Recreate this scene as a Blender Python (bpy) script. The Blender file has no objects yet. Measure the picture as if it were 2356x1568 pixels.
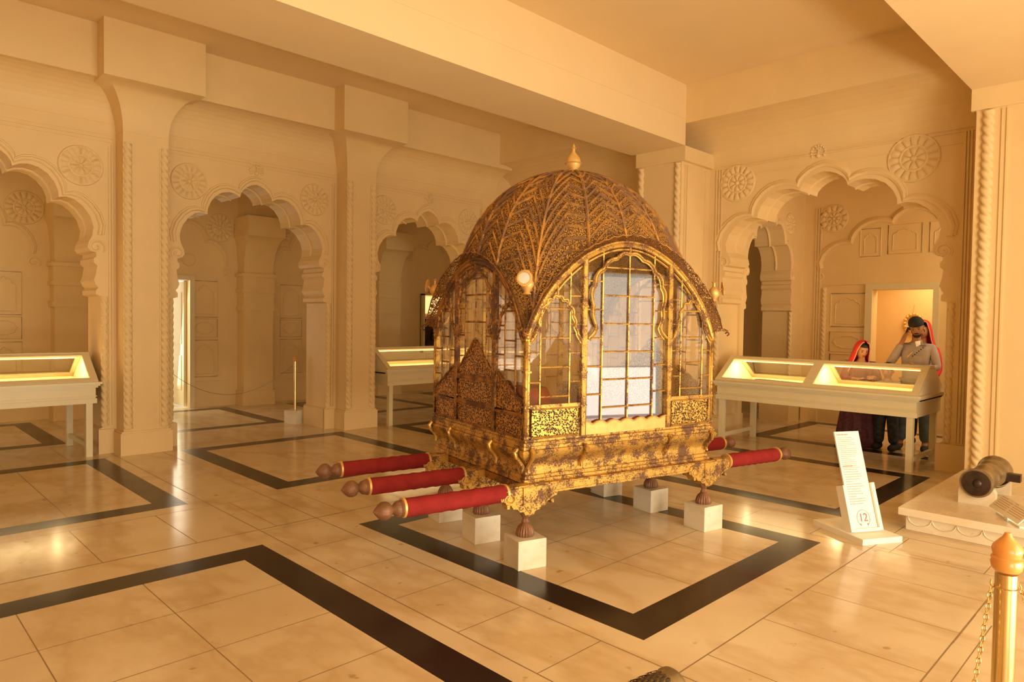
import bpy, math, random
import numpy as np
from math import sin, cos, pi, radians, sqrt
from mathutils import Vector, Matrix, Euler
random.seed(7)
sc = bpy.context.scene
COL = sc.collection

# ------------------------------------------------------------------ camera, world, light, exposure
H = 1.6
F_PX, YAW, PITCH, ROLL = 1578.17, .791187345, -.0306262917, .0145965193
cd = bpy.data.cameras.new('camera'); cam = bpy.data.objects.new('camera', cd); COL.objects.link(cam); sc.camera = cam
cd.sensor_fit = 'HORIZONTAL'; cd.sensor_width = 36; cd.lens = F_PX / 2356 * 36; cd.clip_start = .05; cd.clip_end = 200
_f = Vector((cos(YAW) * cos(PITCH), sin(YAW) * cos(PITCH), sin(PITCH)))
_r = Vector((sin(YAW), -cos(YAW), 0)); _u = _r.cross(_f)
_r2 = _r * cos(ROLL) + _u * sin(ROLL); _u2 = -_r * sin(ROLL) + _u * cos(ROLL)
m3 = Matrix((_r2, _u2, -_f)).transposed()
cam.matrix_world = Matrix.Translation((0, 0, H)) @ m3.to_4x4()

w = bpy.data.worlds.new('daylight'); sc.world = w; w.use_nodes = True
bg = w.node_tree.nodes['Background']; bg.inputs[0].default_value = (1.0, .92, .75, 1); bg.inputs[1].default_value = 1.2
sc.view_settings.view_transform = 'Standard'; sc.view_settings.look = 'None'
sc.view_settings.gamma = 1; sc.view_settings.use_curve_mapping = False
sc.view_settings.exposure = 0.24
LIGHT = (1.0, .89, .68)

def area(name, loc, target, sx, sy, power, color=LIGHT, spread=180):
    l = bpy.data.lights.new(name, 'AREA'); l.shape = 'RECTANGLE'; l.size = sx; l.size_y = sy; l.energy = power; l.color = color
    l.spread = radians(spread)
    o = bpy.data.objects.new(name, l); COL.objects.link(o); o.location = loc
    d = Vector(target) - Vector(loc); o.rotation_euler = d.to_track_quat('-Z', 'Y').to_euler(); return o
# daylight entering through the courtyard openings on the near right side
area('courtyard_daylight', (3.1, -3.1, 1.8), (3.1, 4, 1.8), 3.9, 3.5, 135)
area('courtyard_ground_glare', (3.1, -3.1, .45), (3.1, 1.5, 4.2), 3.9, .9, 175)
area('courtyard_ground_glare', (-1.7, -3.1, .45), (-1.7, 1.5, 4.2), 4.0, .9, 85)
area('courtyard_daylight', (-1.7, -3.1, 1.8), (-1.7, 4, 1.8), 4.2, 3.5, 70)
area('courtyard_ground_glare', (7.0, -3.1, .42), (7.0, 4, .62), 1.7, .8, 14, (1, .88, .76))
area('courtyard_daylight', (7.0, -3.1, 1.6), (7.0, 4, 1.6), 1.7, 1.5, 8, (1, .76, .58))

# ------------------------------------------------------------------ materials
MATS = {}
def nt(name):
    m = bpy.data.materials.new(name); m.use_nodes = True; return m, m.node_tree.nodes, m.node_tree.links, m.node_tree.nodes['Principled BSDF']
def texco(n, l, scale=(1, 1, 1), kind='Object'):
    t = n.new('ShaderNodeTexCoord'); mp = n.new('ShaderNodeMapping'); mp.inputs['Scale'].default_value = scale
    l.new(t.outputs[kind], mp.inputs[0]); return mp.outputs[0]
def noise(n, l, v, scale, detail=4, rough=.5):
    t = n.new('ShaderNodeTexNoise'); t.inputs['Scale'].default_value = scale; t.inputs['Detail'].default_value = detail
    t.inputs['Roughness'].default_value = rough; l.new(v, t.inputs['Vector']); return t.outputs['Fac']
def ramp(n, l, fac, stops):
    r = n.new('ShaderNodeValToRGB'); l.new(fac, r.inputs[0]); e = r.color_ramp.elements
    while len(e) < len(stops): e.new(.5)
    for i, (p, c) in enumerate(stops): e[i].position = p; e[i].color = (*c, 1) if len(c) == 3 else c
    return r.outputs[0]
def bump(n, l, h, strength, dist=.01):
    b = n.new('ShaderNodeBump'); b.inputs['Strength'].default_value = strength; b.inputs['Distance'].default_value = dist
    l.new(h, b.inputs['Height']); return b.outputs[0]
def simple(name, col, rough=.5, metal=0, var=.08, scale=6, bmp=0, spec=.5, coat=0):
    m, n, l, p = nt(name)
    v = texco(n, l); f = noise(n, l, v, scale)
    c0 = tuple(max(0, c * (1 - var)) for c in col); c1 = tuple(min(1, c * (1 + var)) for c in col)
    l.new(ramp(n, l, f, [(.3, c0), (.7, c1)]), p.inputs['Base Color'])
    p.inputs['Roughness'].default_value = rough; p.inputs['Metallic'].default_value = metal; p.inputs['Specular IOR Level'].default_value = spec
    p.inputs['Coat Weight'].default_value = coat
    if bmp: l.new(bump(n, l, noise(n, l, v, scale * 6), bmp, .004), p.inputs['Normal'])
    MATS[name] = m; return m
def emit(name, col, s):
    m, n, l, p = nt(name); p.inputs['Base Color'].default_value = (*col, 1); p.inputs['Emission Color'].default_value = (*col, 1)
    p.inputs['Emission Strength'].default_value = s; MATS[name] = m; return m

WALL = simple('plaster', (.83, .605, .295), .55, var=.025, scale=2.5, bmp=.05, spec=.3)
CEIL = simple('ceiling_plaster', (.86, .64, .34), .7, var=.02, scale=1.5, spec=.2)
def marble(name, a, b, c, rough, vscale=1.0, spec=.5):
    m, n, l, p = nt(name)
    v = texco(n, l, (1, 1, 1)); big = noise(n, l, v, .9 * vscale, 5, .6)
    v2 = texco(n, l, (.9, .45, 1)); vein = noise(n, l, v2, 1.5 * vscale, 5, .55)
    base = ramp(n, l, big, [(.35, a), (.65, b)])
    veins = ramp(n, l, vein, [(.46, (1, 1, 1)), (.52, c), (.60, (1, 1, 1))])
    mx = n.new('ShaderNodeMix'); mx.data_type = 'RGBA'; mx.blend_type = 'MULTIPLY'; mx.inputs[0].default_value = .45
    l.new(base, mx.inputs[6]); l.new(veins, mx.inputs[7])
    sp = noise(n, l, v, 9, 2); spots = ramp(n, l, sp, [(.24, (.55, .42, .28)), (.30, (1, 1, 1))])
    m2 = n.new('ShaderNodeMix'); m2.data_type = 'RGBA'; m2.blend_type = 'MULTIPLY'; m2.inputs[0].default_value = .6
    l.new(mx.outputs[2], m2.inputs[6]); l.new(spots, m2.inputs[7]); l.new(m2.outputs[2], p.inputs['Base Color'])
    r = n.new('ShaderNodeMapRange'); l.new(noise(n, l, v, 3, 5), r.inputs[0]); r.inputs[3].default_value = rough * .7; r.inputs[4].default_value = rough * 1.5
    l.new(r.outputs[0], p.inputs['Roughness']); p.inputs['Specular IOR Level'].default_value = spec
    MATS[name] = m; return m
FLOOR = marble('cream_marble', (.80, .66, .44), (.70, .54, .32), (.70, .55, .36), .14, spec=.42)
BLACK = marble('black_marble', (.018, .012, .010), (.030, .020, .016), (1, 1, 1), .20, spec=.32)
JOINT = simple('tile_joint', (.30, .19, .09), .5)
BLOCKM = marble('white_marble', (.84, .76, .60), (.78, .68, .50), (.82, .74, .62), .3, 2.5)
SLABM = marble('platform_marble', (.82, .70, .50), (.76, .62, .42), (.86, .78, .62), .25, 1.2)
CASEW = simple('cream_paint', (.78, .655, .38), .4, var=.02)
CASEI = simple('case_lining', (.85, .74, .5), .7, var=.02)
GLOW = emit('lamp_glow', (1, .78, .42), 1.2)

def gilt(name, gold, dark, cover, scale, rough=.34, relief=.6, pattern=None):
    """worn gilding over a brown ground; pattern adds a carved floral or fretwork relief"""
    m, n, l, p = nt(name)
    v = texco(n, l); fine = noise(n, l, v, scale * 2.6, 6, .7); big = noise(n, l, v, max(5, scale * .28), 4, .6)
    ad = n.new('ShaderNodeMath'); ad.operation = 'MULTIPLY_ADD'; l.new(fine, ad.inputs[0]); ad.inputs[1].default_value = .5
    hf = n.new('ShaderNodeMath'); hf.operation = 'MULTIPLY'; hf.inputs[1].default_value = .5; l.new(big, hf.inputs[0]); l.new(hf.outputs[0], ad.inputs[2]); wear = ad.outputs[0]
    mask = ramp(n, l, wear, [(cover - .035, (0, 0, 0)), (cover + .03, (1, 1, 1))])
    h = wear
    if pattern:
        vo = n.new('ShaderNodeTexVoronoi'); vo.feature = pattern[0]; vo.inputs['Scale'].default_value = pattern[1]; l.new(v, vo.inputs['Vector'])
        vo.inputs['Randomness'].default_value = .7 if len(pattern) > 4 else 1
        inv = pattern[0] == 'F1' and len(pattern) < 5
        pt = ramp(n, l, vo.outputs['Distance'], [(pattern[2], (1, 1, 1) if inv else (0, 0, 0)), (pattern[3], (0, 0, 0) if inv else (1, 1, 1))])
        mu = n.new('ShaderNodeMath'); mu.operation = 'MULTIPLY'; l.new(mask, mu.inputs[0]); l.new(pt, mu.inputs[1]); mask = mu.outputs[0]; h = mask
    mx = n.new('ShaderNodeMix'); mx.data_type = 'RGBA'; l.new(mask, mx.inputs[0]); mx.inputs[6].default_value = (*dark, 1); mx.inputs[7].default_value = (*gold, 1)
    l.new(mx.outputs[2], p.inputs['Base Color'])
    mr = n.new('ShaderNodeMapRange'); l.new(mask, mr.inputs[0]); mr.inputs[3].default_value = .1; mr.inputs[4].default_value = .68; l.new(mr.outputs[0], p.inputs['Metallic'])
    r2 = n.new('ShaderNodeMapRange'); l.new(mask, r2.inputs[0]); r2.inputs[3].default_value = .6; r2.inputs[4].default_value = rough; l.new(r2.outputs[0], p.inputs['Roughness'])
    l.new(bump(n, l, h, relief, .006), p.inputs['Normal'])
    MATS[name] = m; return m
GOLD = (.68, .40, .085); BROWN = (.15, .065, .026)
GILT = gilt('worn_gilding', GOLD, BROWN, .48, 16)
GILT_F = gilt('carved_gilding', GOLD, BROWN, .495, 34, rough=.42, relief=1.0)
GILT_BAR = gilt('gilded_bar', (.64, .375, .08), (.18, .075, .026), .48, 36, rough=.42, relief=.3)
GILT_SHADE = gilt('shaded_gilding', (.44, .21, .05), (.12, .05, .02), .50, 24, rough=.5, relief=.7)  # darker copy of the gilding: shade of the left face put into its colour
PIERCED = gilt('pierced_gilding', (.74, .44, .09), (.045, .018, .008), .30, 10, relief=1, pattern=('F1', 84, .47, .54, 'holes'))
ROOFM = gilt('roof_gilding', (.72, .40, .085), (.11, .045, .018), .42, 7, rough=.42, relief=1, pattern=('F1', 104, .40, .60))
RIBM = gilt('roof_strip', (.62, .34, .09), (.25, .125, .055), .52, 6, rough=.42, relief=.3)
FOOTM = simple('brown_turned_wood', (.24, .11, .05), .5, .25, var=.25, scale=20, bmp=.2)
RED = simple('red_cloth', (.27, .024, .020), .85, var=.12, scale=14, bmp=.25, spec=.1)
MIRROR = simple('mirror_glass', (.85, .83, .78), .15, .25, var=.01)
PALEGOLD = simple('pale_gold_flower', (.80, .50, .16), .45, .5, var=.1, scale=20)
BRASS = simple('brass', (.74, .54, .24), .25, 1, var=.1, scale=5)
CREAMW = simple('light_wood_finial', (.72, .42, .12), .4, .2, var=.2, scale=14, bmp=.1)
ORANGEW = simple('turned_orange_wood', (.72, .30, .06), .32, var=.18, scale=9, coat=.3)
BRONZE = simple('aged_bronze', (.32, .24, .13), .38, .75, var=.35, scale=9, bmp=.25)
DARKB = simple('dark_bronze', (.06, .035, .022), .4, .5, var=.4, scale=14, bmp=.3)
WHITEP = simple('white_board', (.95, .90, .76), .35, var=.01)
INK = simple('pink_print', (.62, .30, .19), .8)
INKD = simple('dark_print', (.38, .18, .10), .8)
INKR = simple('red_print', (.80, .25, .14), .8)
SKIN = simple('skin', (.40, .19, .095), .5, var=.06)
SKIN2 = simple('light_skin', (.56, .27, .13), .5, var=.06)
HAIR = simple('black_hair', (.014, .010, .008), .6)
GREYC = simple('grey_jacket', (.42, .36, .33), .8, var=.06, scale=20, bmp=.1)
BLACKC = simple('black_cloth', (.015, .013, .013), .8)
JEANS = simple('faded_denim', (.12, .17, .20), .85, var=.25, scale=14)
DARKT = simple('mottled_dark_cloth', (.035, .04, .04), .8, var=.6, scale=24)
PURPLE = simple('purple_dress', (.16, .045, .055), .75, var=.35, scale=30)
REDV = simple('red_veil', (.72, .035, .025), .7, var=.1, scale=8)
PINKC = simple('maroon_shawl', (.30, .06, .09), .7, var=.3, scale=30)
WOODP = simple('orange_panel', (.85, .50, .18), .5, var=.05)
STEEL = simple('grey_steel', (.30, .24, .16), .4, .8)

def glass(name, tint=(1, 1, 1), refl=.12, dirt=0.0):
    m, n, l, p = nt(name); out = n['Material Output']
    tr = n.new('ShaderNodeBsdfTransparent'); tr.inputs[0].default_value = (*tint, 1)
    gl = n.new('ShaderNodeBsdfGlossy'); gl.inputs['Roughness'].default_value = .02; gl.inputs[0].default_value = (1, 1, 1, 1)
    fr = n.new('ShaderNodeLayerWeight'); fr.inputs[0].default_value = .5; pw = n.new('ShaderNodeMath'); pw.operation = 'POWER'; pw.inputs[1].default_value = 4
    l.new(fr.outputs['Facing'], pw.inputs[0]); mr = n.new('ShaderNodeMapRange'); l.new(pw.outputs[0], mr.inputs[0]); mr.inputs[3].default_value = refl; mr.inputs[4].default_value = .9
    mx = n.new('ShaderNodeMixShader'); l.new(mr.outputs[0], mx.inputs[0]); l.new(tr.outputs[0], mx.inputs[1]); l.new(gl.outputs[0], mx.inputs[2])
    last = mx.outputs[0]
    if dirt:
        di = n.new('ShaderNodeBsdfDiffuse'); di.inputs[0].default_value = (.7, .6, .5, 1)
        m2 = n.new('ShaderNodeMixShader'); v = texco(n, l)
        r = n.new('ShaderNodeMapRange'); l.new(noise(n, l, v, 5, 6), r.inputs[0]); r.inputs[1].default_value = .4; r.inputs[2].default_value = .75; r.inputs[3].default_value = 0; r.inputs[4].default_value = dirt
        l.new(r.outputs[0], m2.inputs[0]); l.new(last, m2.inputs[1]); l.new(di.outputs[0], m2.inputs[2]); last = m2.outputs[0]
    l.new(last, out.inputs['Surface']); MATS[name] = m; return m
GLASS = glass('case_glass', (.97, .96, .90), .05)
PANE = glass('palanquin_glass', (.97, .95, .92), .10, .04)
def lace(name):
    m, n, l, p = nt(name); out = n['Material Output']
    p.inputs['Base Color'].default_value = (.22, .10, .03, 1); p.inputs['Metallic'].default_value = .7; p.inputs['Roughness'].default_value = .45
    v = texco(n, l); vo = n.new('ShaderNodeTexVoronoi'); vo.feature = 'DISTANCE_TO_EDGE'; vo.inputs['Scale'].default_value = 62; l.new(v, vo.inputs['Vector'])
    mk = ramp(n, l, vo.outputs['Distance'], [(.13, (1, 1, 1)), (.16, (0, 0, 0))])
    tr = n.new('ShaderNodeBsdfTransparent'); mx = n.new('ShaderNodeMixShader'); l.new(mk, mx.inputs[0]); l.new(tr.outputs[0], mx.inputs[1]); l.new(p.outputs[0], mx.inputs[2])
    l.new(mx.outputs[0], out.inputs['Surface']); MATS[name] = m; return m
LACE = lace('wire_filigree')

# ------------------------------------------------------------------ mesh builder
I = lambda x, y, z: (x, y, z)
class MB:
    def __init__(s): s.v = []; s.f = []; s.m = []; s.s = []
    def add(s, vs, fs, mat=0, smooth=False):
        o = len(s.v); s.v += [tuple(p) for p in vs]
        for f in fs: s.f.append([i + o for i in f]); s.m.append(mat); s.s.append(smooth)
        return s
    def box(s, x0, x1, y0, y1, z0, z1, mat=0, T=I):
        c = [T(x, y, z) for z in (z0, z1) for y in (y0, y1) for x in (x0, x1)]
        return s.add(c, [(0, 2, 3, 1), (4, 5, 7, 6), (0, 1, 5, 4), (2, 6, 7, 3), (0, 4, 6, 2), (1, 3, 7, 5)], mat)
    def prism(s, pts, T, d0, d1, mat=0, smooth=False):
        """pts: closed 2D outline; T(a, b, d) -> xyz"""
        n = len(pts); vs = [T(a, b, d) for d in (d0, d1) for a, b in pts]
        s.add(vs, [list(range(n))[::-1], list(range(n, 2 * n))], mat)
        return s.add(vs, [(i, (i + 1) % n, n + (i + 1) % n, n + i) for i in range(n)], mat, smooth)
    def loft(s, rings, mat=0, smooth=True, closed=True, cap=True):
        n = len(rings[0]); vs = [p for r in rings for p in r]; fs = []
        for k in range(len(rings) - 1):
            for i in range(n if closed else n - 1):
                j = (i + 1) % n; fs.append((k * n + i, k * n + j, (k + 1) * n + j, (k + 1) * n + i))
        if cap and closed: fs += [list(range(n))[::-1], [(len(rings) - 1) * n + i for i in range(n)]]
        return s.add(vs, fs, mat, smooth)
    def lathe(s, prof, c=(0, 0, 0), n=20, T=None, mat=0, lobes=0, amp=0, smooth=True):
        rings = []
        for r, z in prof:
            ring = []
            for i in range(n):
                a = 2 * pi * i / n; rr = r * (1 + (amp * abs(sin(lobes * a / 2)) if lobes else 0))
                p = (rr * cos(a), rr * sin(a), z); p = T(*p) if T else p
                ring.append((p[0] + c[0], p[1] + c[1], p[2] + c[2]))
            rings.append(ring)
        return s.loft(rings, mat, smooth)
    def tube(s, path, r, n=6, closed=False, mat=0, up=(0, 0, 1)):
        P = [Vector(p) for p in path]; rings = []; N = len(P)
        R = r if isinstance(r, (list, tuple)) else [r] * N
        ref = None
        for i, p in enumerate(P):
            if closed: d = P[(i + 1) % N] - P[i - 1]
            else: d = P[min(i + 1, N - 1)] - P[max(i - 1, 0)]
            if d.length < 1e-9: d = Vector((0, 0, 1))
            d.normalize()
            if ref is None: ref = Vector(up) if abs(d.dot(Vector(up))) < .95 else Vector((1, 0, 0))
            a = ref - d * ref.dot(d)
            if a.length < 1e-6: a = d.orthogonal()
            a.normalize(); ref = a; b = d.cross(a)
            rings.append([tuple(p + (a * cos(2 * pi * k / n) + b * sin(2 * pi * k / n)) * R[i]) for k in range(n)])
        if closed:
            rings.append(rings[0]); return s.loft(rings, mat, True, cap=False)
        return s.loft(rings, mat, True)
    def sphere(s, c, r, n=16, m=10, mat=0, T=None):
        rx, ry, rz = r if isinstance(r, (list, tuple)) else (r, r, r); rings = []
        for j in range(m + 1):
            t = -pi / 2 + pi * j / m; q = max(cos(t), .001)
            ring = [(rx * q * cos(2 * pi * i / n), ry * q * sin(2 * pi * i / n), rz * sin(t)) for i in range(n)]
            if T: ring = [T(*p) for p in ring]
            rings.append([(p[0] + c[0], p[1] + c[1], p[2] + c[2]) for p in ring])
        return s.loft(rings, mat, True)
    def build(s, name, mats, parent=None, **props):
        me = bpy.data.meshes.new(name); me.from_pydata(s.v, [], s.f)
        mats = mats if isinstance(mats, (list, tuple)) else [mats]
        for m in mats: me.materials.append(m)
        me.polygons.foreach_set('material_index', s.m); me.polygons.foreach_set('use_smooth', s.s)
        me.update(); me.validate()
        import bmesh
        bm = bmesh.new(); bm.from_mesh(me); bmesh.ops.recalc_face_normals(bm, faces=bm.faces)
        for e in bm.edges:
            if len(e.link_faces) == 2 and e.calc_face_angle(0) > radians(42): e.smooth = False
        bm.to_mesh(me); bm.free()
        o = bpy.data.objects.new(name, me); COL.objects.link(o)
        if parent: o.parent = parent
        for k, val in props.items(): o[k] = val
        return o
def empty(name, loc=(0, 0, 0), rz=0, **props):
    o = bpy.data.objects.new(name, None); COL.objects.link(o); o.location = loc; o.rotation_euler = (0, 0, rz); o.empty_display_size = .1
    for k, v in props.items(): o[k] = v
    return o
def things(o, label, cat, group=None):
    o['label'] = label; o['category'] = cat
    if group: o['group'] = group
    return o
def struct(mb, name, mats, label=None):
    o = mb.build(name, mats, kind='structure')
    if label: o['label'] = label
    return o
def catmull(pts, k=6, closed=False):
    out = []; n = len(pts)
    for i in range(n if closed else n - 1):
        g = lambda j: pts[j % n] if closed else pts[min(max(j, 0), n - 1)]
        p0, p1, p2, p3 = (np.array(g(i + q), float) for q in (-1, 0, 1, 2))
        for a in range(k):
            t = a / k
            out.append(tuple(.5 * (2 * p1 + (p2 - p0) * t + (2 * p0 - 5 * p1 + 4 * p2 - p3) * t * t + (3 * p1 - p0 - 3 * p2 + p3) * t ** 3)))
    if not closed: out.append(tuple(pts[-1]))
    return out
def copy_tree(o, parent=None):
    c = o.copy(); COL.objects.link(c)
    if parent: c.parent = parent
    for ch in list(o.children): copy_tree(ch, c)
    return c

# ------------------------------------------------------------------ the room: dimensions
CZ = 4.72; BZ = 3.93                      # ceiling, beam underside
YL = 8.86; YP = 8.58; YF = 8.45; YB = 8.2  # arcade wall, pillar face, fascia, bracket face
XR = 8.75; XF = 8.0                       # far wall, its fascia / pillar face
PILX = (-.30, 2.56, 5.41)                 # pillars of the left arcade
BAYX = (1.13, 3.98, 6.83)

# floor with black inlay and tile joints, one mesh of cells
def make_floor():
    SW = .22
    sq = [(-.17, 2.12, 1.98, 4.61), (-.17, 2.12, 6.02, 8.56), (2.88, 5.14, 1.94, 4.58), (2.90, 5.05, 6.0, 8.50), (5.96, 8.235, 2.0, 4.6),
          (5.86, 8.0, 6.0, 8.5), (9.28, 11.47, 2.0, 4.57), (2.85, 4.89, 9.79, 12.08), (5.9, 7.95, 9.79, 11.9), (-.1, 2.02, 9.79, 12.05), (2.88, 5.14, -2.1, .5), (-.17, 2.12, -2.1, .5), (9.0, 11.0, 6, 8.5), (8.9, 10.9, 9.79, 11.9)]
    black = []; joints = []
    for x0, x1, y0, y1 in sq:
        black += [(x0, x1, y0, y0 + SW), (x0, x1, y1 - SW, y1), (x0, x0 + SW, y0, y1), (x1 - SW, x1, y0, y1)]
        xi0, xi1, yi0, yi1 = x0 + SW, x1 - SW, y0 + SW, y1 - SW
        for k in (1, 2): x = xi0 + (xi1 - xi0) * k / 3; joints.append((x, x + .006, yi0, yi1))
        for k in (1, 2, 3): y = yi0 + (yi1 - yi0) * k / 4; joints.append((xi0, xi1, y, y + .006))
    gx = [(-1.0, -.4), (2.245, 2.714), (5.28, 5.74), (8.36, 8.8), (11.6, 12.1)]; gy = [(.85, 1.64), (4.94, 5.84), (8.62, 9.6)]
    for a, b in gx:
        for x in (a, b): joints.append((x, x + .008, -3, 12.2))
        y = -2.4
        while y < 12: joints.append((a, b, y, y + .006)); y += .56
    for a, b in gy:
        for y in (a, b): joints.append((-4.4, 13, y, y + (.013 if abs(y - 4.94) < .01 else .008)))
        x = -4.1
        while x < 12.5: joints.append((x, x + .006, a, b)); x += .59
    joints += [(4.0, 4.5, .848, .853), (2.6, 4.4, .755, .761)]
    xs = {-4.6, 13.2}; ys = {-2.9, 12.35}
    for r in black + joints: xs |= {round(min(max(r[0], -4.6), 13.2), 4), round(min(max(r[1], -4.6), 13.2), 4)}; ys |= {round(min(max(r[2], -2.9), 12.35), 4), round(min(max(r[3], -2.9), 12.35), 4)}
    xs = sorted(xs); ys = sorted(ys); mi = np.zeros((len(xs) - 1, len(ys) - 1), int)
    xa = np.array(xs); ya = np.array(ys); xm = (xa[1:] + xa[:-1]) / 2; ym = (ya[1:] + ya[:-1]) / 2
    for rs, k in ((joints, 2), (black, 1)):
        for r in rs: mi[np.ix_((xm > r[0]) & (xm < r[1]), (ym > r[2]) & (ym < r[3]))] = k
    mb = MB(); nx = len(xs); mb.v = [(x, y, 0) for y in ys for x in xs]
    for j in range(len(ys) - 1):
        for i in range(nx - 1): mb.f.append((j * nx + i, j * nx + i + 1, (j + 1) * nx + i + 1, (j + 1) * nx + i)); mb.m.append(int(mi[i, j])); mb.s.append(False)
    o = struct(mb, 'floor', [FLOOR, BLACK, JOINT])
make_floor()

# arch outline (right half, apex -> floor), for half width .97, spring 2.28, apex 3.33
HALF = [(0, 3.33), (.06, 3.315), (.12, 3.285), (.175, 3.235), (.205, 3.19), (.215, 3.14),
        (.28, 3.175), (.36, 3.185), (.45, 3.165), (.53, 3.11), (.59, 3.03), (.625, 2.94), (.63, 2.87),
        (.70, 2.885), (.78, 2.865), (.86, 2.80), (.93, 2.70), (.965, 2.58), (.95, 2.48), (.915, 2.41), (.905, 2.35), (.93, 2.31), (.965, 2.30)]
CAPS = [(.99, 2.30), (.99, 2.25), (.965, 2.23), (.965, 2.18), (1.0, 2.15), (.985, 2.05), (.965, 1.98), (.985, 1.93), (1.01, 1.90), (.985, 1.87), (.985, 1.82), (1.045, 1.80), (1.045, .30), (1.0, .28), (1.0, 0)]
def arch_half(hw, spring, apex):
    sx = hw / .97; sz = (apex - spring) / 1.05
    top = [(x * sx, spring + (z - 2.28) * sz) for x, z in HALF]
    return top, [(hw + (x - .97), z * spring / 2.28) for x, z in CAPS]
def bay_wall(mb, T, s0, s1, ztop, d0, d1, hw=.97, spring=2.28, apex=3.33, cx=0):
    top, cap = arch_half(hw, spring, apex); R = top + cap
    pts = [(s0, 0), (s0, ztop), (s1, ztop), (s1, 0)] + [(cx + x, z) for x, z in R[::-1]] + [(cx - x, z) for x, z in R[1:]]
    mb.prism(pts, T, d0, d1)
def archivolt(mb, T, d, hw=.97, spring=2.28, apex=3.33, cx=0, grow=1.075, r=.026):
    """raised moulding following the lobes, with scroll ends"""
    top, _ = arch_half(hw, spring, apex); sy = (apex - spring)
    for g, rr in ((grow, r), (grow + .035, r * .55)):
        q = [(x * g, spring + (z - spring) * (1 + (g - 1) * .9)) for x, z in top[:-4]]
        path = [(cx - x, z) for x, z in q[::-1]] + [(cx + x, z) for x, z in q[1:]]
        mb.tube([T(a, b, d) for a, b in path], rr, 6)
    for sgn in (-1, 1):   # scroll volutes
        c = (cx + sgn * (hw + .02), spring + .075)
        sp = [(c[0] + sgn * cos(t) * (.085 - .009 * t), c[1] + sin(t) * (.085 - .009 * t)) for t in np.linspace(-.6, 7.5, 28)]
        mb.tube([T(a, b, d) for a, b in sp], .016, 5)
def disc_relief(mb, T, cs, cz, R, d, petals=16, inner=9, sgn=-1):
    n = 96; rs = [0, .05, .09, .13, .2, .3, .4, .47, .5, .54, .58, .66, .76, .86, .92, .95, 1.0, 1.04]
    def h(r, a):
        if r < .11: return .030 * sqrt(max(0, 1 - (r / .12) ** 2)) + .008
        if r < .49: return .008 + .028 * abs(cos(inner * a / 2)) ** .5 * sin(pi * (r - .1) / .42)
        if r < .56: return .024
        if r < .94: return .006 + .030 * abs(cos(petals * a / 2)) ** .45 * sin(pi * (r - .54) / .44) ** .6
        if r < 1.01: return .020
        return 0
    rings = []
    for r in rs: rings.append([T(cs + R * r * cos(2 * pi * i / n), cz + R * r * sin(2 * pi * i / n), d + sgn * h(r, 2 * pi * i / n)) for i in range(n)])
    mb.loft(rings, 0, True, cap=False)
def rope(mb, x, y, z0, z1, r=.045, pitch=.10, n=18, per=10):
    """twisted half column"""
    N = int((z1 - z0) / pitch * per); rings = []
    for k in range(N + 1):
        z = z0 + (z1 - z0) * k / N; rings.append([(x + (r * (.72 + .38 * abs(sin((a := 2 * pi * i / n) * 1.5 + pi * z / pitch)))) * cos(a), y + (r * (.72 + .38 * abs(sin(a * 1.5 + pi * z / pitch)))) * sin(a), z) for i in range(n)])
    mb.loft(rings)
def rect_frame(mb, T, s0, s1, z0, z1, d, r=.012):
    mb.tube([T(s0, z0, d), T(s0, z1, d), T(s1, z1, d), T(s1, z0, d)], r, 4, closed=True)
def niche(mb, T, cx, z0, z1, w, d, r=.011, sides=True):
    """small cusped blind niche in a rectangular frame"""
    if sides: rect_frame(mb, T, cx - w / 2 - .05, cx + w / 2 + .05, z0 - .05, z1 + .05, d, r)
    hz = z1 - z0; top, _ = arch_half(w / 2 * .92, z0 + hz * .55, z1 - .02)
    path = [(cx - w / 2 * .92, z0)] + [(cx - x, z) for x, z in top[::-1][4:]] + [(cx + x, z) for x, z in top[1:-4]] + [(cx + w / 2 * .92, z0)]
    mb.tube([T(a, b, d) for a, b in path], r, 5, closed=True)
def oval(mb, T, cx, cz, w, hgt, d, r=.011, frame=True):
    mb.tube([T(cx + w / 2 * cos(t) * (1 + .05 * cos(10 * t)), cz + hgt / 2 * sin(t) * (1 + .05 * cos(10 * t)), d) for t in np.linspace(0, 2 * pi, 49)[:-1]], r, 5, closed=True)
    if frame: rect_frame(mb, T, cx - w / 2 - .07, cx + w / 2 + .07, cz - hgt / 2 - .06, cz + hgt / 2 + .06, d, r * .8)
def peacock(mb, T, cs, cz, d):
    for k in range(11):
        a = radians(-30 + k * 24); c = (cs + .085 * cos(a), cz + .02 + .085 * sin(a))
        mb.sphere(T(c[0], c[1], d), (.020, .020, .020), 8, 6)
        mb.tube([T(cs, cz, d), T(c[0], c[1], d)], .007, 4)
    mb.sphere(T(cs, cz - .02, d), (.03, .03, .03), 10, 6); mb.tube([T(cs, cz, d - .005), T(cs + .01, cz + .05, d - .02), T(cs - .02, cz + .07, d - .02)], .012, 6)

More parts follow.
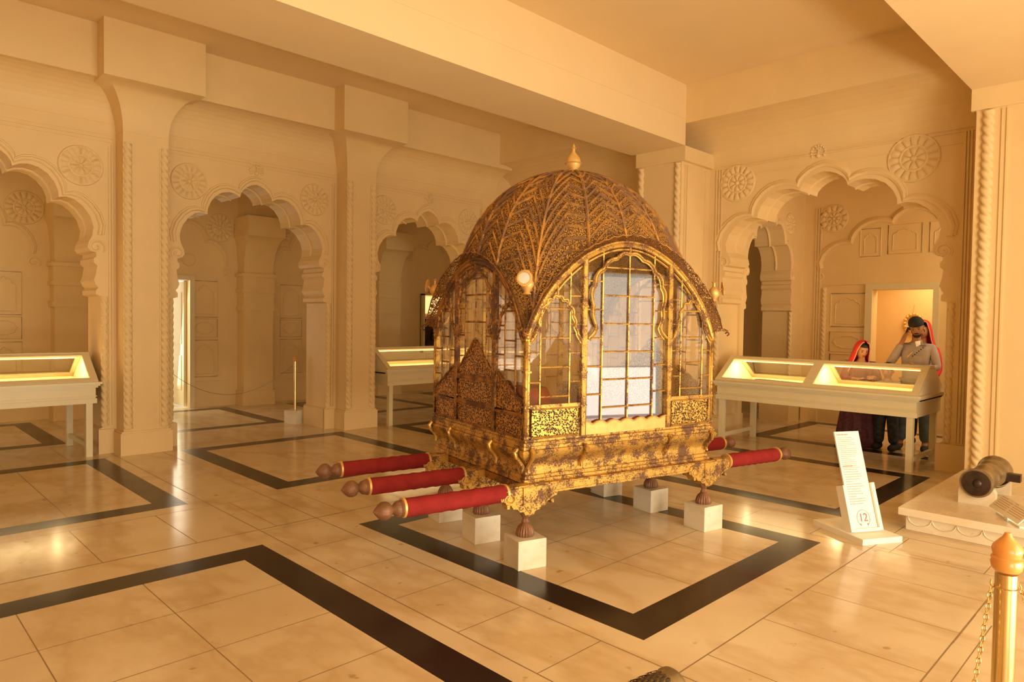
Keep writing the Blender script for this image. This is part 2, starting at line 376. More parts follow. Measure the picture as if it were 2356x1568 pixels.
# --- left arcade wall (parallel to X)
TL = lambda cx: (lambda a, b, d: (cx + a, YL + d, b))
mb = MB()
edges = [(-1.43, 1.43)] * 3
for cx in BAYX:
    mb0 = MB(); bay_wall(mb, TL(cx), -1.43, 1.42, CZ - .02, 0, .6)
mb.box(-4.5, BAYX[0] - 1.43, YL, YL + .6, 0, CZ - .02); mb.box(BAYX[2] + 1.42, XR + .55, YL, YL + .6, 0, CZ - .02)
wall_left = struct(mb, 'wall_left', WALL, 'left arcade wall of cream plaster with cusped arches')
for cx in BAYX:
    T = TL(cx)
    mb = MB(); archivolt(mb, T, 0); archivolt(mb, T, .32, grow=1.0, r=.02); mb.build('arch_molding', WALL, wall_left)
    for s in (-.85, .84):
        mb = MB(); disc_relief(mb, T, s, 3.245, .215, 0, 16 if cx > 1.2 else 18, 9); mb.build('rosette', WALL, wall_left)
    mb = MB(); peacock(mb, T, 0, 3.50, 0); mb.build('peacock_relief', WALL, wall_left)
    for s in (-1.07, 1.07):
        mb = MB(); rope(mb, cx + s, YL + .01, .32, 1.80, .036, .085); mb.build('rope_column', WALL, wall_left)
    mb = MB()
    for s, zz in ((-1.14, 3.5), (-1.17, 3.53), (1.12, 3.5), (1.15, 3.53)): mb.box(s - .008, s + .008, -.014, .01, .32, zz, T=lambda x, y, z: (cx + x, YL + y, z))
    for z, r in ((3.56, .010), (3.60, .014), (3.64, .008)): mb.box(-1.17, 1.16, -r, .01, z - .008, z + .008, T=lambda x, y, z: (cx + x, YL + y, z))
    mb.box(-1.17, -1.0, -.03, .01, 0, .28, T=lambda x, y, z: (cx + x, YL + y, z)); mb.box(1.0, 1.16, -.03, .01, 0, .28, T=lambda x, y, z: (cx + x, YL + y, z))
    mb.build('border_molding', WALL, wall_left)
# fascia and cove above the arcade
def cove(y0, z0, y1, z1, n=10):  # from fascia bottom (y0,z0) back to the wall (y1,z1)
    return [(y0 + (y1 - y0) * sin(t), z1 + (z0 - z1) * cos(t)) for t in np.linspace(0, pi / 2, n)]
mb = MB(); prof = [(YL + .05, CZ), (YF, CZ)] + cove(YF, 4.15, YL, 3.80) + [(YL + .05, 3.80)]
mb.prism(prof, lambda a, b, d: (d, a, b), -4.5, XF + .3)
mb.box(-4.5, XF + .3, YL - .006, YL, 3.765, 3.772)
struct(mb, 'trim_1', WALL, 'coved fascia above the left arcade')

def flare(mb, cx, yf, yw, hw0, hw1, z0, z1, T=I, depth=.3):
    """bracket capital flaring from pillar (hw1 at z1, face yw) to block (hw0 at z0, face yf)"""
    rings = []
    for t in np.linspace(0, pi / 2, 9):
        k = sin(t); hw = hw0 + (hw1 - hw0) * k; y = yf + (yw - yf) * k; z = z1 + (z0 - z1) * cos(t)
        rings.append([T(cx - hw, y, z), T(cx + hw, y, z), T(cx + hw, yw + depth, z), T(cx - hw, yw + depth, z)])
    mb.loft(rings, 0, True)
for i, cx in enumerate(PILX):
    mb = MB(); mb.box(cx - .24, cx + .24, YP, YL + .05, 0, 3.70); mb.box(cx - .28, cx + .275, YP - .03, YL + .02, 0, .25); mb.box(cx - .265, cx + .26, YP - .018, YL + .02, .25, .27)
    mb.box(cx - .24 - .003, cx + .243, YP - .004, YL, 3.645, 3.652)
    p = struct(mb, 'pillar', WALL, ['pillar of the left arcade beyond the left edge', 'nearer pillar of the left arcade beside the left display case', 'further pillar of the left arcade'][i])
    mb = MB(); mb.box(cx - .52, cx + .52, YB, YL, 4.12, CZ); flare(mb, cx, YB, YP, .52, .24, 4.12, 3.66, depth=YL - YP); mb.build('bracket', WALL, p)
    for s in (-1, 1):
        mb = MB(); rope(mb, cx + s * .195, YP + .008, .30, 3.52, .047, .085); mb.box(cx + s * .145 - .007, cx + s * .145 + .007, YP - .010, YP + .01, .30, 3.52); mb.box(cx + s * .236 - .007, cx + s * .236 + .004, YP - .010, YP + .01, .30, 3.52); mb.build('rope_column', WALL, p)

# --- far wall (parallel to Y) with one big arch
TR = lambda cy, x0=XR: (lambda a, b, d: (x0 + d, cy - a, b))
CYR = 3.40
mb = MB(); bay_wall(mb, TR(CYR), -(4.95 - CYR), CYR - 1.60, CZ - .02, 0, .55, hw=1.30, spring=2.36, apex=3.50)
mb.box(XR, XR + .55, 4.95, YL + .6, 0, CZ - .02)
wall_far = struct(mb, 'wall_far', WALL, 'far wall of cream plaster with one large cusped arch')
T = TR(CYR)
mb = MB(); archivolt(mb, T, 0, 1.30, 2.36, 3.50, grow=1.085, r=.034); archivolt(mb, T, .28, 1.30, 2.36, 3.50, grow=1.0, r=.022); mb.build('arch_molding', WALL, wall_far)
for s, r in ((-1.14, .245), (1.0, .265)):
    mb = MB(); disc_relief(mb, T, s, 3.50, r, 0, 16, 8); mb.build('rosette', WALL, wall_far)
mb = MB(); peacock(mb, T, -.07, 3.72, 0); mb.build('peacock_relief', WALL, wall_far)
for s in (-1.40, 1.42):
    mb = MB(); rope(mb, XR + .01, CYR - s, .32, 1.86, .036, .085); mb.build('rope_column', WALL, wall_far)
mb = MB(); TB = lambda x, y, z: (XR + y, CYR - x, z)
for s in (-1.44, -1.40, -1.36, 1.50, 1.53, 1.56): mb.box(s - .009, s + .009, -.018, .01, 1.9 if abs(s) < 1.39 else .32, 3.72, T=TB)
for z, r in ((3.60, .008), (3.72, .014), (3.76, .010)): mb.box(-1.46, 1.6, -r, .01, z - .008, z + .008, T=TB)
mb.box(-1.5, -1.30, -.05, .01, 0, .28, T=TB); mb.box(1.32, 1.75, -.05, .01, 0, .30, T=TB); mb.build('border_molding', WALL, wall_far)
mb = MB(); prof = [(XR + .05, CZ), (XF, CZ)] + cove(XF, 4.22, XR, 3.82) + [(XR + .05, 3.82)]
mb.prism(prof, lambda a, b, d: (a, d, b), 1.60, YL + .02)
struct(mb, 'trim_2', WALL, 'coved cross beam above the far wall')
# pillars carrying the beams at the far wall
mb = MB(); mb.box(XF + .02, XR + .05, 4.96, 5.66, 0, 3.76); mb.box(XF, XR + .05, 4.90, 5.68, 3.74, BZ); mb.box(XF - .02, XR + .05, 4.91, 5.72, 0, .25)
p = struct(mb, 'pillar', WALL, 'pillar at the far wall behind the palanquin, under the main beam')
for y in (5.02, 5.60):
    mb = MB(); rope(mb, XF + .03, y, .28, 3.72, .045, .10); mb.build('rope_column', WALL, p)
mb = MB()
for x in (8.10, 8.15, 8.62): mb.box(x - .01, x + .01, 4.94, 4.97, .28, 3.70)
mb.build('border_molding', WALL, p)
mb = MB(); mb.box(XF + .02, XR + .05, -2.6, 1.66, 0, 3.76); mb.box(XF, XR + .05, -2.6, 1.70, 3.72, CZ)
wr = struct(mb, 'wall_right', WALL, 'plain cream wall on the right edge')
mb = MB(); rope(mb, XF + .02, 1.555, .182, 3.70, .050, .085, 20); mb.build('rope_column', WALL, wr)
mb = MB()
for y in (1.44, 1.40, 1.645): mb.box(XF + .005, XF + .03, y - .008, y + .008, .182, 3.70)
for x in (8.12, 8.17, 8.5, 8.56, 8.62): mb.box(x - .01, x + .01, 1.64, 1.68, 0, 3.72)
mb.build('border_molding', WALL, wr)

# beams and ceiling
mb = MB(); mb.box(-4.5, XF, 4.90, 5.75, BZ, CZ); mb.box(-4.5, XF, 4.895, 4.90, 4.27, 4.276); struct(mb, 'trim_3', CEIL, 'main ceiling beam crossing the hall')
mb = MB(); mb.box(-4.5, XF + .02, .80, 1.70, BZ, CZ); struct(mb, 'trim_4', CEIL, 'near ceiling beam at the upper right')
mb = MB(); mb.box(-4.6, 13.2, -2.7, 12.4, CZ - .005, CZ + .15); struct(mb, 'ceiling', CEIL)
# unseen sides of the hall behind the camera
mb = MB(); mb.box(-4.6, -4.45, -2.7, 12.4, 0, CZ); struct(mb, 'wall_near', WALL)
mb = MB(); mb.box(-4.5, XR, -2.9, -2.62, 3.75, CZ)
for x0, x1, z0 in ((-4.5, -3.8, 0), (.3, 1.2, 0), (5.0, 6.2, 0), (7.8, 8.75, 0), (6.2, 7.8, 2.38)): mb.box(x0, x1, -2.9, -2.62, z0, 3.76)
struct(mb, 'wall_courtyard', WALL, 'courtyard side of the hall with wide openings')

# --- corridor behind the left arcade
YC = 12.3
mbw = MB(); TC = lambda cx: (lambda a, b, d: (cx + a, YC + d, b))
mbr = MB()
for cx in (1.13, 3.98, 6.83, 9.68):
    T = TC(cx)
    if cx == 3.98:
        # doorway to the daylight at the left of this bay
        x0, x1, zt = 3.62 - cx, 4.34 - cx, 2.2
        mbw.prism([(-1.43, 0), (-1.43, CZ), (1.42, CZ), (1.42, 0), (x1, 0), (x1, zt), (x0, zt), (x0, 0)], T, 0, .25)
    elif cx == 9.68:
        mbw.prism([(-1.43, 0), (-1.43, CZ), (1.42, CZ), (1.42, 0)], T, 0, .25)
    else: mbw.prism([(-1.43, 0), (-1.43, CZ), (1.42, CZ), (1.42, 0)], T, 0, .25)
    archivolt(mbr, T, -.0, grow=1.02, r=.035); disc_relief(mbr, T, .88, 3.15, .24, 0); disc_relief(mbr, T, -.88, 3.15, .24, 0)
    for s in (-.62, .62) + ((0,) if cx != 3.98 else ()):
        if cx > 9 and s < 0: continue
        niche(mbr, T, s, 1.62, 2.15, .34, 0); oval(mbr, T, s, 1.38, .30, .20, 0); niche(mbr, T, s, .58, 1.12, .34, 0)
    for s in (-.35, .35): oval(mbr, T, s, 2.55, .22, .2, 0, frame=False)
    mbr.box(-1.1, 1.1, -.02, .01, .44, .455, T=lambda x, y, z: (cx + x, YC + y, z)) if cx != 3.98 else mbr.box(.42, 1.1, -.02, .01, .44, .455, T=lambda x, y, z: (cx + x, YC + y, z))
wc = struct(mbw, 'wall_corridor', WALL, 'back wall of the corridor behind the left arcade'); mbr.build('relief_molding', WALL, wc)
for cx in (-.30, 2.60, 5.45, 8.28):
    mb = MB(); mb.box(cx - .27, cx + .27, YC - .28, YC, 0, CZ)
    for z0, z1, e in ((1.70, 1.78, .03), (1.78, 2.02, .01), (2.02, 2.08, .04), (2.30, 2.36, .05), (2.08, 2.30, .02), (0, .26, .03)): mb.box(cx - .27 - e, cx + .27 + e, YC - .28 - e, YC, z0, z1)
    pc = struct(mb, 'pillar', WALL, 'pilaster on the corridor back wall')
    # bell capital and transverse arch springing from the pilaster
    mb = MB(); flare(mb, cx, YC - .62, YC - .28, .34, .27, 3.0, 2.36, depth=.28); mb.box(cx - .34, cx + .34, YC - .62, YC, 3.0, 3.35); mb.build('bracket', WALL, pc)
# door frame, step and white daylight wall outside
mb = MB(); mb.box(3.54, 3.62, YC - .05, YC - .001, 0, 2.2); mb.box(4.34, 4.42, YC - .05, YC - .001, 0, 2.2); mb.box(3.54, 4.42, YC - .05, YC - .001, 2.2, 2.28)
d1 = struct(mb, 'door_1', CASEW, 'open doorway to daylight in the corridor wall')
mb = MB(); mb.box(4.29, 4.335, YC + .10, YC + .85, .02, 2.18); mb.box(4.28, 4.29, YC + .2, YC + .75, .3, .9); mb.box(4.28, 4.29, YC + .2, YC + .75, 1.1, 2.0); lf = mb.build('door_leaf', CASEW, d1)
mb = MB(); mb.tube([(4.28, YC + .72, 1.0), (4.24, YC + .72, 1.0), (4.24, YC + .72, 1.12), (4.28, YC + .72, 1.12)], .008); mb.build('door_handle', STEEL, lf)
mb = MB()
for k in range(3): mb.box(3.3, 4.28, YC + .9 + k * .3, YC + 2.2, -.02 + k * .17, .15 + k * .17)
struct(mb, 'stairs', SLABM, 'stone steps outside the corridor doorway')
mb = MB(); mb.box(2.5, 5.0, YC + .25, YC + 3.0, -.1, -.001); struct(mb, 'floor_outside', SLABM)
area('doorway_daylight', (3.98, YC + .24, 1.3), (3.6, 9, .6), .7, 1.9, 10, (1, .9, .7))

# lit opening in the right part of the corridor wall: a bright cabinet niche with dark armour
nc = empty('cabinet', (9.62, YC, 0)); things(nc, 'lit wall cabinet seen through the third arch, pale shade above dark shelves', 'cabinet')
mb = MB(); mb.box(-.34, -.30, -.12, 0, .85, 2.15); mb.box(.46, .50, -.12, 0, .85, 2.15); mb.box(-.34, .5, -.12, 0, 2.12, 2.16); mb.box(-.34, .5, -.12, 0, .84, .88); mb.box(-.34, .5, -.02, 0, .85, 2.15); mb.build('cabinet_frame', CASEW, nc)
mb = MB(); mb.box(-.29, .45, -.06, -.03, 1.72, 2.1); mb.build('lamp_panel', emit('soft_shade', (1, .66, .26), 1.1), nc)
mb = MB(); mb.box(-.29, .45, -.05, -.03, .9, 1.60); mb.box(-.29, .45, -.11, -.03, 1.60, 1.64, 1)
for k in range(4): mb.lathe([(.0, 0), (.07, .01), (.09, .1), (.05, .2), (.0, .24)], (-.2 + .19 * k, -.07, .9 + .2 * (k % 3)), 10)
mb.build('shelf', [DARKB, CASEW], nc)

# --- room beyond the far arch
XB = 11.5
mb = MB(); TS = lambda a, b, d: (10.25 + a, 4.74 + d, b)
bay_wall(mb, TS, -.95, 1.25, CZ, 0, .5, hw=.75, spring=2.28, apex=3.30)
ws = struct(mb, 'wall_side', WALL, 'side wall with a small arch beyond the far arch')
mb = MB(); archivolt(mb, TS, 0, .75, 2.28, 3.30, r=.022); archivolt(mb, TS, .25, .75, 2.28, 3.30, grow=1, r=.022); disc_relief(mb, TS, .66, 3.20, .17, 0, 12, 8); mb.build('relief_molding', WALL, ws)
mb = MB(); rope(mb, 11.04, 4.75, .3, 1.8, .03, .08); mb.build('rope_column', WALL, ws)
mb = MB(); TBk = lambda a, b, d: (XB + d, 3.10 - a, b)
mb.prism([(-1.70, 0), (-1.70, CZ), (3.2, CZ), (3.2, 0), (.27, 0), (.27, 2.15), (-.56, 2.15), (-.56, 0)], TBk, 0, .2)
wb = struct(mb, 'wall_back', WALL, 'back wall of the room beyond the far arch, with blind arch and doorway')
mb = MB(); archivolt(mb, TBk, 0, 1.36, 2.30, 3.36, grow=1.02, r=.045); mb.build('arch_molding', WALL, wb)
mb = MB(); disc_relief(mb, TBk, -1.18, 3.31, .215, 0, 12, 8); mb.build('rosette', WALL, wb)
mb = MB()
niche(mb, TBk, -.62, 2.72, 3.05, .2, 0, .010); niche(mb, TBk, -.14, 2.74, 3.08, .36, 0, .010); niche(mb, TBk, .42, 2.74, 3.08, .36, 0, .010)
niche(mb, TBk, -.93, 1.62, 2.05, .42, 0, .012); oval(mb, TBk, -.93, 1.33, .40, .2, 0, .014); niche(mb, TBk, -.93, .70, 1.08, .42, 0, .014)
mb.box(-1.3, .9, -.015, .01, 2.24, 2.26, T=lambda x, y, z: (XB + y, 3.1 - x, z))
for s in (-1.45, -1.41, -1.37): mb.box(s - .01, s + .01, -.02, .01, .3, 3.5, T=lambda x, y, z: (XB + y, 3.1 - x, z))
mb.box(-1.62, -1.36, -.06, .01, 0, .45, T=lambda x, y, z: (XB + y, 3.1 - x, z)); mb.build('relief_molding', WALL, wb)
mb = MB(); rope(mb, XB, 4.40, .45, 2.2, .035, .08); mb.build('rope_column', WALL, wb)
mb = MB()
for a0, a1 in ((-.66, -.56), (.27, .35)): mb.box(a0, a1, -.05, -.001, 0, 2.15, T=lambda x, y, z: (XB + y, 3.1 - x, z))
mb.box(-.66, .35, -.05, -.001, 2.15, 2.24, T=lambda x, y, z: (XB + y, 3.1 - x, z))
struct(mb, 'door_2', CASEW, 'doorway behind the standing people')
mb = MB(); mb.box(12.7, 12.8, 1.5, 5.0, 0, 3); mb.box(XB + .2, 12.8, 4.0, 4.1, 0, 3); mb.box(XB + .2, 12.8, 1.9, 2.0, 0, 3); mb.box(XB + .2, 12.8, 1.9, 4.1, 2.5, 2.6)
struct(mb, 'wall_alcove', WALL, 'lit alcove behind the doorway')
mb = MB(); mb.box(12.6, 13.1, 4.1, 12.3, 0, CZ); struct(mb, 'wall_end', WALL)
mb = MB(); mb.box(9.30, 13, .6, 1.0, 0, CZ); mb.box(11.7, 13.1, .6, 2.0, 2.6, CZ); struct(mb, 'wall_side', WALL)
area('alcove_lamp', (12.1, 3.0, 2.45), (12.1, 3.0, 0), .7, .9, 14, (1, .72, .38))
area('back_room_light', (10.2, 1.4, 2.6), (10.6, 4, 1.5), 1.8, 1.6, 26, (1, .78, .48))

# ------------------------------------------------------------------ the palanquin
PC = (4.18, 3.48, 0); PA = radians(-13)
pq = empty('palanquin', PC, PA); things(pq, 'domed gilt palanquin with glass walls standing on marble blocks in the hall', 'palanquin')
BV, HU, HV = .11, .865, .69
def interp(x, tab):
    for (a, p), (b, q) in zip(tab, tab[1:]):
        if x <= b: return p + (q - p) * (x - a) / (b - a)
    return tab[-1][1]
ARC = [(0, 2.153), (.06, 2.152), (.15, 2.142), (.23, 2.125), (.34, 2.09), (.455, 2.042), (.57, 1.978), (.68, 1.90), (.78, 1.812), (.865, 1.722), (.94, 1.61), (1, 1.49)]
def arch_z(t, side=False):
    z = interp(abs(t), ARC); return 1.50 + (z - 1.49) * (.53 / .663) if side else z
FACES = {'near': (HU, lambda a, z, d=0: (a, BV - HV - d, z), False), 'far': (HU, lambda a, z, d=0: (-a, BV + HV + d, z), False),
         'left': (HV, lambda a, z, d=0: (-HU - d, BV - a, z), True), 'right': (HV, lambda a, z, d=0: (HU + d, BV + a, z), True)}
# feet, rails, poles
def foot_mb():
    mb = MB(); mb.lathe([(.0, .191), (.052, .192), (.056, .20), (.054, .225), (.044, .25), (.028, .268), (.020, .275), (.024, .282), (.018, .292), (.016, .305), (.024, .318), (.031, .335), (.024, .352), (.018, .36), (.026, .37), (.034, .39), (.036, .43), (.0, .45)], n=40, lobes=20, amp=.10); return mb
BR = [(-.22, .47), (-.215, .445), (-.185, .44), (-.175, .42), (-.14, .415), (-.125, .39), (-.095, .385), (-.075, .365), (-.045, .36), (-.035, .34), (0, .33), (.035, .34), (.045, .36), (.075, .365), (.095, .385), (.125, .39), (.14, .415), (.175, .42), (.185, .44), (.215, .445), (.22, .47), (.2, .50), (.15, .515), (0, .525), (-.15, .515), (-.2, .50)]
def bracket_mb():
    mb = MB(); mb.prism(BR, lambda a, b, d: (a, d, b), -.052, .052); mb.box(-.055, .055, -.062, .062, .405, .52)
    mb.prism([(-.05, .41), (0, .345), (.05, .41)], lambda a, b, d: (a, d, b), -.06, .06)
    for s in (-1, 1):
        sp = [(s * (.15 + (.04 - .003 * t) * cos(t)), -.054, .455 + (.035 - .003 * t) * sin(t)) for t in np.linspace(0, 8, 22)]; mb.tube(sp, .006, 5)
        mb.tube([(x, .054, z) for x, _, z in sp], .006, 5)
        mb.box(s * .17 - .01, s * .17 + .01, -.066, .0, .40, .425)
    return mb
foot0 = foot_mb().build('foot', FOOTM, pq); foot0['label'] = 'brown turned foot'; br0 = bracket_mb().build('bracket', GILT_F, foot0)
spots = [(u, v) for v in (-.59, 0, .59) for u in (-.86, .80)]
for i, (u, v) in enumerate(spots):
    f = foot0 if i == 0 else copy_tree(foot0, pq); f.location = (u, v, 0)
for v in (-.59, 0, .59):
    mb = MB(); mb.box(-.97, 1.0, v - .042, v + .042, .462, .53); mb.box(-.80, .78, v - .05, v + .05, .47, .478); mb.box(-.80, .78, v - .05, v + .05, .515, .523)
    for s, u in ((-1, -.97), (1, 1.0)): mb.tube([(u - s * .12, v, .488), (u + s * .035, v, .486)], [.05, .047], 14)
    mb.build('rail', GILT_F, pq)
mb = MB()
for u in (-.83, 0.0, .78): mb.box(u - .04, u + .04, -.56, .56, .47, .52)
mb.build('cross_beam', GILT_SHADE, pq)
def pole(u0, u1, v, s, zt):
    """red sleeve from u0 (inner) to u1 (outer), with rings and bud finial"""
    n = 26; mb = MB(); rings = []
    P = [(u0 + (u1 - u0) * k / n, v, .487 - .004 * k / n + zt) for k in range(n + 1)]
    rr = [.056 + .0016 * sin(k * 1.9) + .0012 * sin(k * 4.1) + (0 if 0 < k < n else -.003) for k in range(n + 1)]
    mb.tube(P, rr, 20); p = mb.build('pole', RED, pq); p['label'] = 'carrying pole wrapped in red cloth'
    for u in (u0, u1):
        mb = MB(); mb.tube([(u - .009, v, P[0][2]), (u - .007, v, P[0][2]), (u + .007, v, P[0][2]), (u + .009, v, P[0][2])], [.050, .0595, .0595, .050], 20); mb.build('ring', PALEGOLD, p)
    mb = MB(); T = lambda x, y, z: (u1 + s * z, v + x, .483 + zt + y)
    mb.lathe([(.0, -.005), (.048, .0), (.050, .015), (.044, .022), (.046, .03), (.040, .048), (.028, .06), (.022, .068), (.030, .076), (.045, .09), (.052, .11), (.050, .132), (.038, .152), (.018, .172), (.0, .186)], n=36, T=T, lobes=14, amp=.07)
    mb.build('finial', FOOTM, p)
for v in (-.59, 0, .59):
    pole(-1.02, -1.72, v, -1, 0); pole(1.05, 1.66, v, 1, .01)

def sweep_rect(mb, prof, mat=0, hu=HU, hv=HV, smooth=False):
    rings = []
    for o, z in prof: rings.append([(-hu - o, BV - hv - o, z), (hu + o, BV - hv - o, z), (hu + o, BV + hv + o, z), (-hu - o, BV + hv + o, z)])
    mb.loft(rings, mat, smooth)
mb = MB(); sweep_rect(mb, [(0, .525), (.0, .548), (-.012, .553), (-.012, .572), (-.022, .578), (-.022, .598)]); mb.build('base_molding', GILT_F, pq)
mb = MB(); sweep_rect(mb, [(-.022, .598), (-.028, .615), (-.026, .64), (-.012, .665), (.012, .69), (.032, .712), (.038, .735), (.030, .748)], smooth=True); fr = mb.build('frieze', GILT_F, pq)
for key, (hw, T, side) in FACES.items():
    for a in (-hw + .03, -hw * .46, hw * .46, hw - .03):
        mb = MB(); mb.tube([T(a, .60, .0), T(a, .635, -.005), T(a, .67, .02), T(a, .70, .048), T(a, .735, .058), T(a, .755, .04), T(a, .745, .02)], [.010, .014, .012, .015, .018, .016, .008], 8); mb.build('acanthus_scroll', GILT, fr)
mb = MB(); sweep_rect(mb, [(.020, .748), (.024, .752), (.024, .772), (.016, .776), (.016, .795), (.004, .80), (.004, .815)]); mb.build('ledge_molding', GILT_F, pq)
mb = MB(); mb.box(-HU + .01, HU - .01, BV - HV + .01, BV + HV - .01, .80, .812); mb.build('floor_board', FOOTM, pq)
for su in (-1, 1):
    for sv in (-1, 1):
        x, y = su * (HU - .012), BV + sv * (HV - .012)
        mb = MB(); mb.box(x - .016, x + .016, y - .016, y + .016, .81, 1.55); mb.tube([(x + su * .012, y + sv * .012, .81), (x + su * .012, y + sv * .012, 1.50)], .013, 8)
        for z in (.83, 1.03, 1.26, 1.47): mb.box(x - .024, x + .024, y - .024, y + .024, z - .006, z + .006)
        mb.build('corner_post', GILT_BAR, pq)
def gable(a0, a1, z0, zp, ze0, ze1, skew=.5):
    """panel outline with a cusped gable top: eaves ze0/ze1, peak zp"""
    am = a0 + (a1 - a0) * skew; L = [(a0, z0), (a0, ze0)]
    if am > a0 + .01:
        for t in np.linspace(.06, .94, 16): L.append((a0 + (am - a0) * t, ze0 + (zp - ze0) * (t ** 1.15) + .012 * abs(sin(pi * 4 * t))))
    L.append((am, zp))
    if a1 > am + .01:
        for t in np.linspace(.06, .94, 16): L.append((am + (a1 - am) * t, zp + (ze1 - zp) * (1 - (1 - t) ** 1.15) + .012 * abs(sin(pi * 4 * t))))
    return L + [(a1, ze1), (a1, z0)]
CBIG = [(0, 2.089), (.06, 2.078), (.139, 2.05), (.21, 2.003), (.258, 1.962), (.302, 1.90), (.330, 1.835), (.338, 1.75), (.325, 1.66), (.306, 1.58), (.315, 1.53), (.37, 1.478)]
CSML = [(0, 1.758), (.045, 1.745), (.09, 1.712), (.13, 1.64), (.145, 1.57), (.165, 1.52), (.21, 1.46)]
def face(key):
    hw, T, side = FACES[key]; px = .40 if not side else .29; G = GILT_SHADE if key in ('left',) else GILT_BAR
    A = lambda a, inset=0: arch_z(a / hw, side) - inset
    # arch frame
    mb = MB(); ts = np.linspace(-1, 1, 45)
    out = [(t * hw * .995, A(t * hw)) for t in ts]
    mb.tube([T(a, z - .010, .005) for a, z in out], .017, 8); mb.tube([T(a * .97, z - .040, .0) for a, z in out], .009, 6); mb.tube([T(a, z + .012, .012) for a, z in out], .010, 6)
    mb.build('arch_frame', G, pq)
    # two uprights
    z0 = .815
    for s in (-1, 1):
        mb = MB(); zt = A(s * px, .01); a = s * px
        mb.box(a - .022, a + .022, -.018, .012, z0, zt, T=lambda x, y, z: T(x, z, -y)); mb.tube([T(a - .018, z0, .014), T(a - .018, zt, .014)], .006, 6); mb.tube([T(a + .018, z0, .014), T(a + .018, zt, .014)], .006, 6)
        for z in (1.02, 1.25, 1.47, 1.70): mb.box(a - .027, a + .027, -.02, .022, z - .007, z + .007, T=lambda x, y, z: T(x, z, -y))
        mb.build('upright', G, pq)
    # cusped inner arches
    def cusped(cx, hw2, zs, zp, r=.010):
        tab = CBIG if r > .0105 else CSML; w0 = tab[-1][0]; ztop_, zbot = tab[0][1], tab[-1][1]
        half = catmull(tab, 5); n_ = len(half); half = [(x * hw2 / w0, zs - .08 + (z - zbot) / (ztop_ - zbot) * (zp - zs + .08)) for x, z in half]
        cen = (0, zs + .1); hs = []
        for i_, (x, z) in enumerate(half):
            c_ = .019 * abs(sin(pi * i_ / n_ * 6.0)) if i_ < n_ * .85 else .006
            dx, dz = x - cen[0], z - cen[1]; L = sqrt(dx * dx + dz * dz) + 1e-6; hs.append((x + dx / L * (c_ - .008), z + dz / L * (c_ - .008)))
        hs[0] = (0, zp)
        path = [(cx - x, z) for x, z in hs[::-1]] + [(cx + x, z) for x, z in hs[1:]]
        mb = MB(); mb.tube([T(a, z, .012) for a, z in path], r, 6); mb.tube([T(cx + (a - cx) * .94, z - .012, .008) for a, z in path], r * .55, 5); mb.tube([T(cx, zp, .010), T(cx, A(cx) - .01, .008)], .008, 6); mb.build('cusped_arch', G, pq)
    zp = 2.085 if not side else 1.955
    cusped(0, px * .93, 1.56, zp, .011)
    sw = (hw - px) / 2; sc_ = (hw + px) / 2 - .005
    zps = 1.76 if not side else 1.70
    cusped(-sc_, sw * .92, 1.54, zps); cusped(sc_, sw * .92, 1.54, zps)
    # lattice of glazing bars
    def bars(cx, a0, a1, zb, rows, vs, nm):
        mb = MB(); r = .0065
        for v_ in vs: mb.tube([T(v_, zb(v_), .0), T(v_, A(v_, .02), .0)], r, 5)
        seq = [a0] + vs + [a1]
        for k in range(len(seq) - 1):
            outer = k in (0, len(seq) - 2)
            for z in rows:
                zz = z - (.10 if outer else 0); m_ = (seq[k] + seq[k + 1]) / 2
                if zb(m_) + .02 < zz < min(A(seq[k]), A(seq[k + 1])) - .01: mb.tube([T(seq[k], zz, .0), T(seq[k + 1], zz, .0)], r, 5)
        mb.build('window_lattice', G, pq)
    rows = [1.19 - .196, 1.19, 1.386, 1.583, 1.781, 1.978]
    if not side:
        zc = lambda a: .89; zl = lambda a: 1.04
        bars(0, -px, px, zc, rows, [-.235, .005, .245], 'c')
        bars(-sc_, -hw + .02, -px, zl, [1.093, 1.29, 1.485, 1.68, 1.87], [-.755, -.515], 'l'); bars(sc_, px, hw - .02, zl, [1.10, 1.295, 1.487, 1.687, 1.87], [.525, .755], 'r')
    else:
        zc = lambda a: 1.20 + (.25 * max(0, 1 - abs(a) / .28)); zl = lambda a: 1.08
        bars(0, -px, px, zc, [1.34, 1.58, 1.78, 1.90], [-.16, .0, .16], 'c')
        bars(-sc_, -hw + .02, -px, zl, [1.26, 1.46, 1.66], [-.56, -.42], 'l'); bars(sc_, px, hw - .02, zl, [1.26, 1.46, 1.66], [.42, .56], 'r')
    # glass
    mb = MB(); pts = [(-hw + .02, 1.02 if not side else .98)] + [(t * (hw - .02), A(t * hw) - .015) for t in ts] + [(hw - .02, 1.02 if not side else .98)] + ([(px, 1.02), (px, .86), (-px, .86), (-px, 1.02)] if not side else [])
    mb.prism(pts, lambda a, b, d: T(a, b, d), -.010, -.007); mb.build('glass_pane', PANE, pq)
    # lower panels
    P = PIERCED if key == 'near' else (PIERCED_SHADE if key == 'left' else PIERCED)
    def panel(outline, nm='pierced_panel'):
        mb = MB(); mb.prism(outline, lambda a, b, d: T(a, b, d), -.012, .004); p = mb.build(nm, P, pq)
        mb = MB(); mb.tube([T(a, z, .008) for a, z in outline], .0085, 5, closed=True); mb.build('panel_border', G, p)
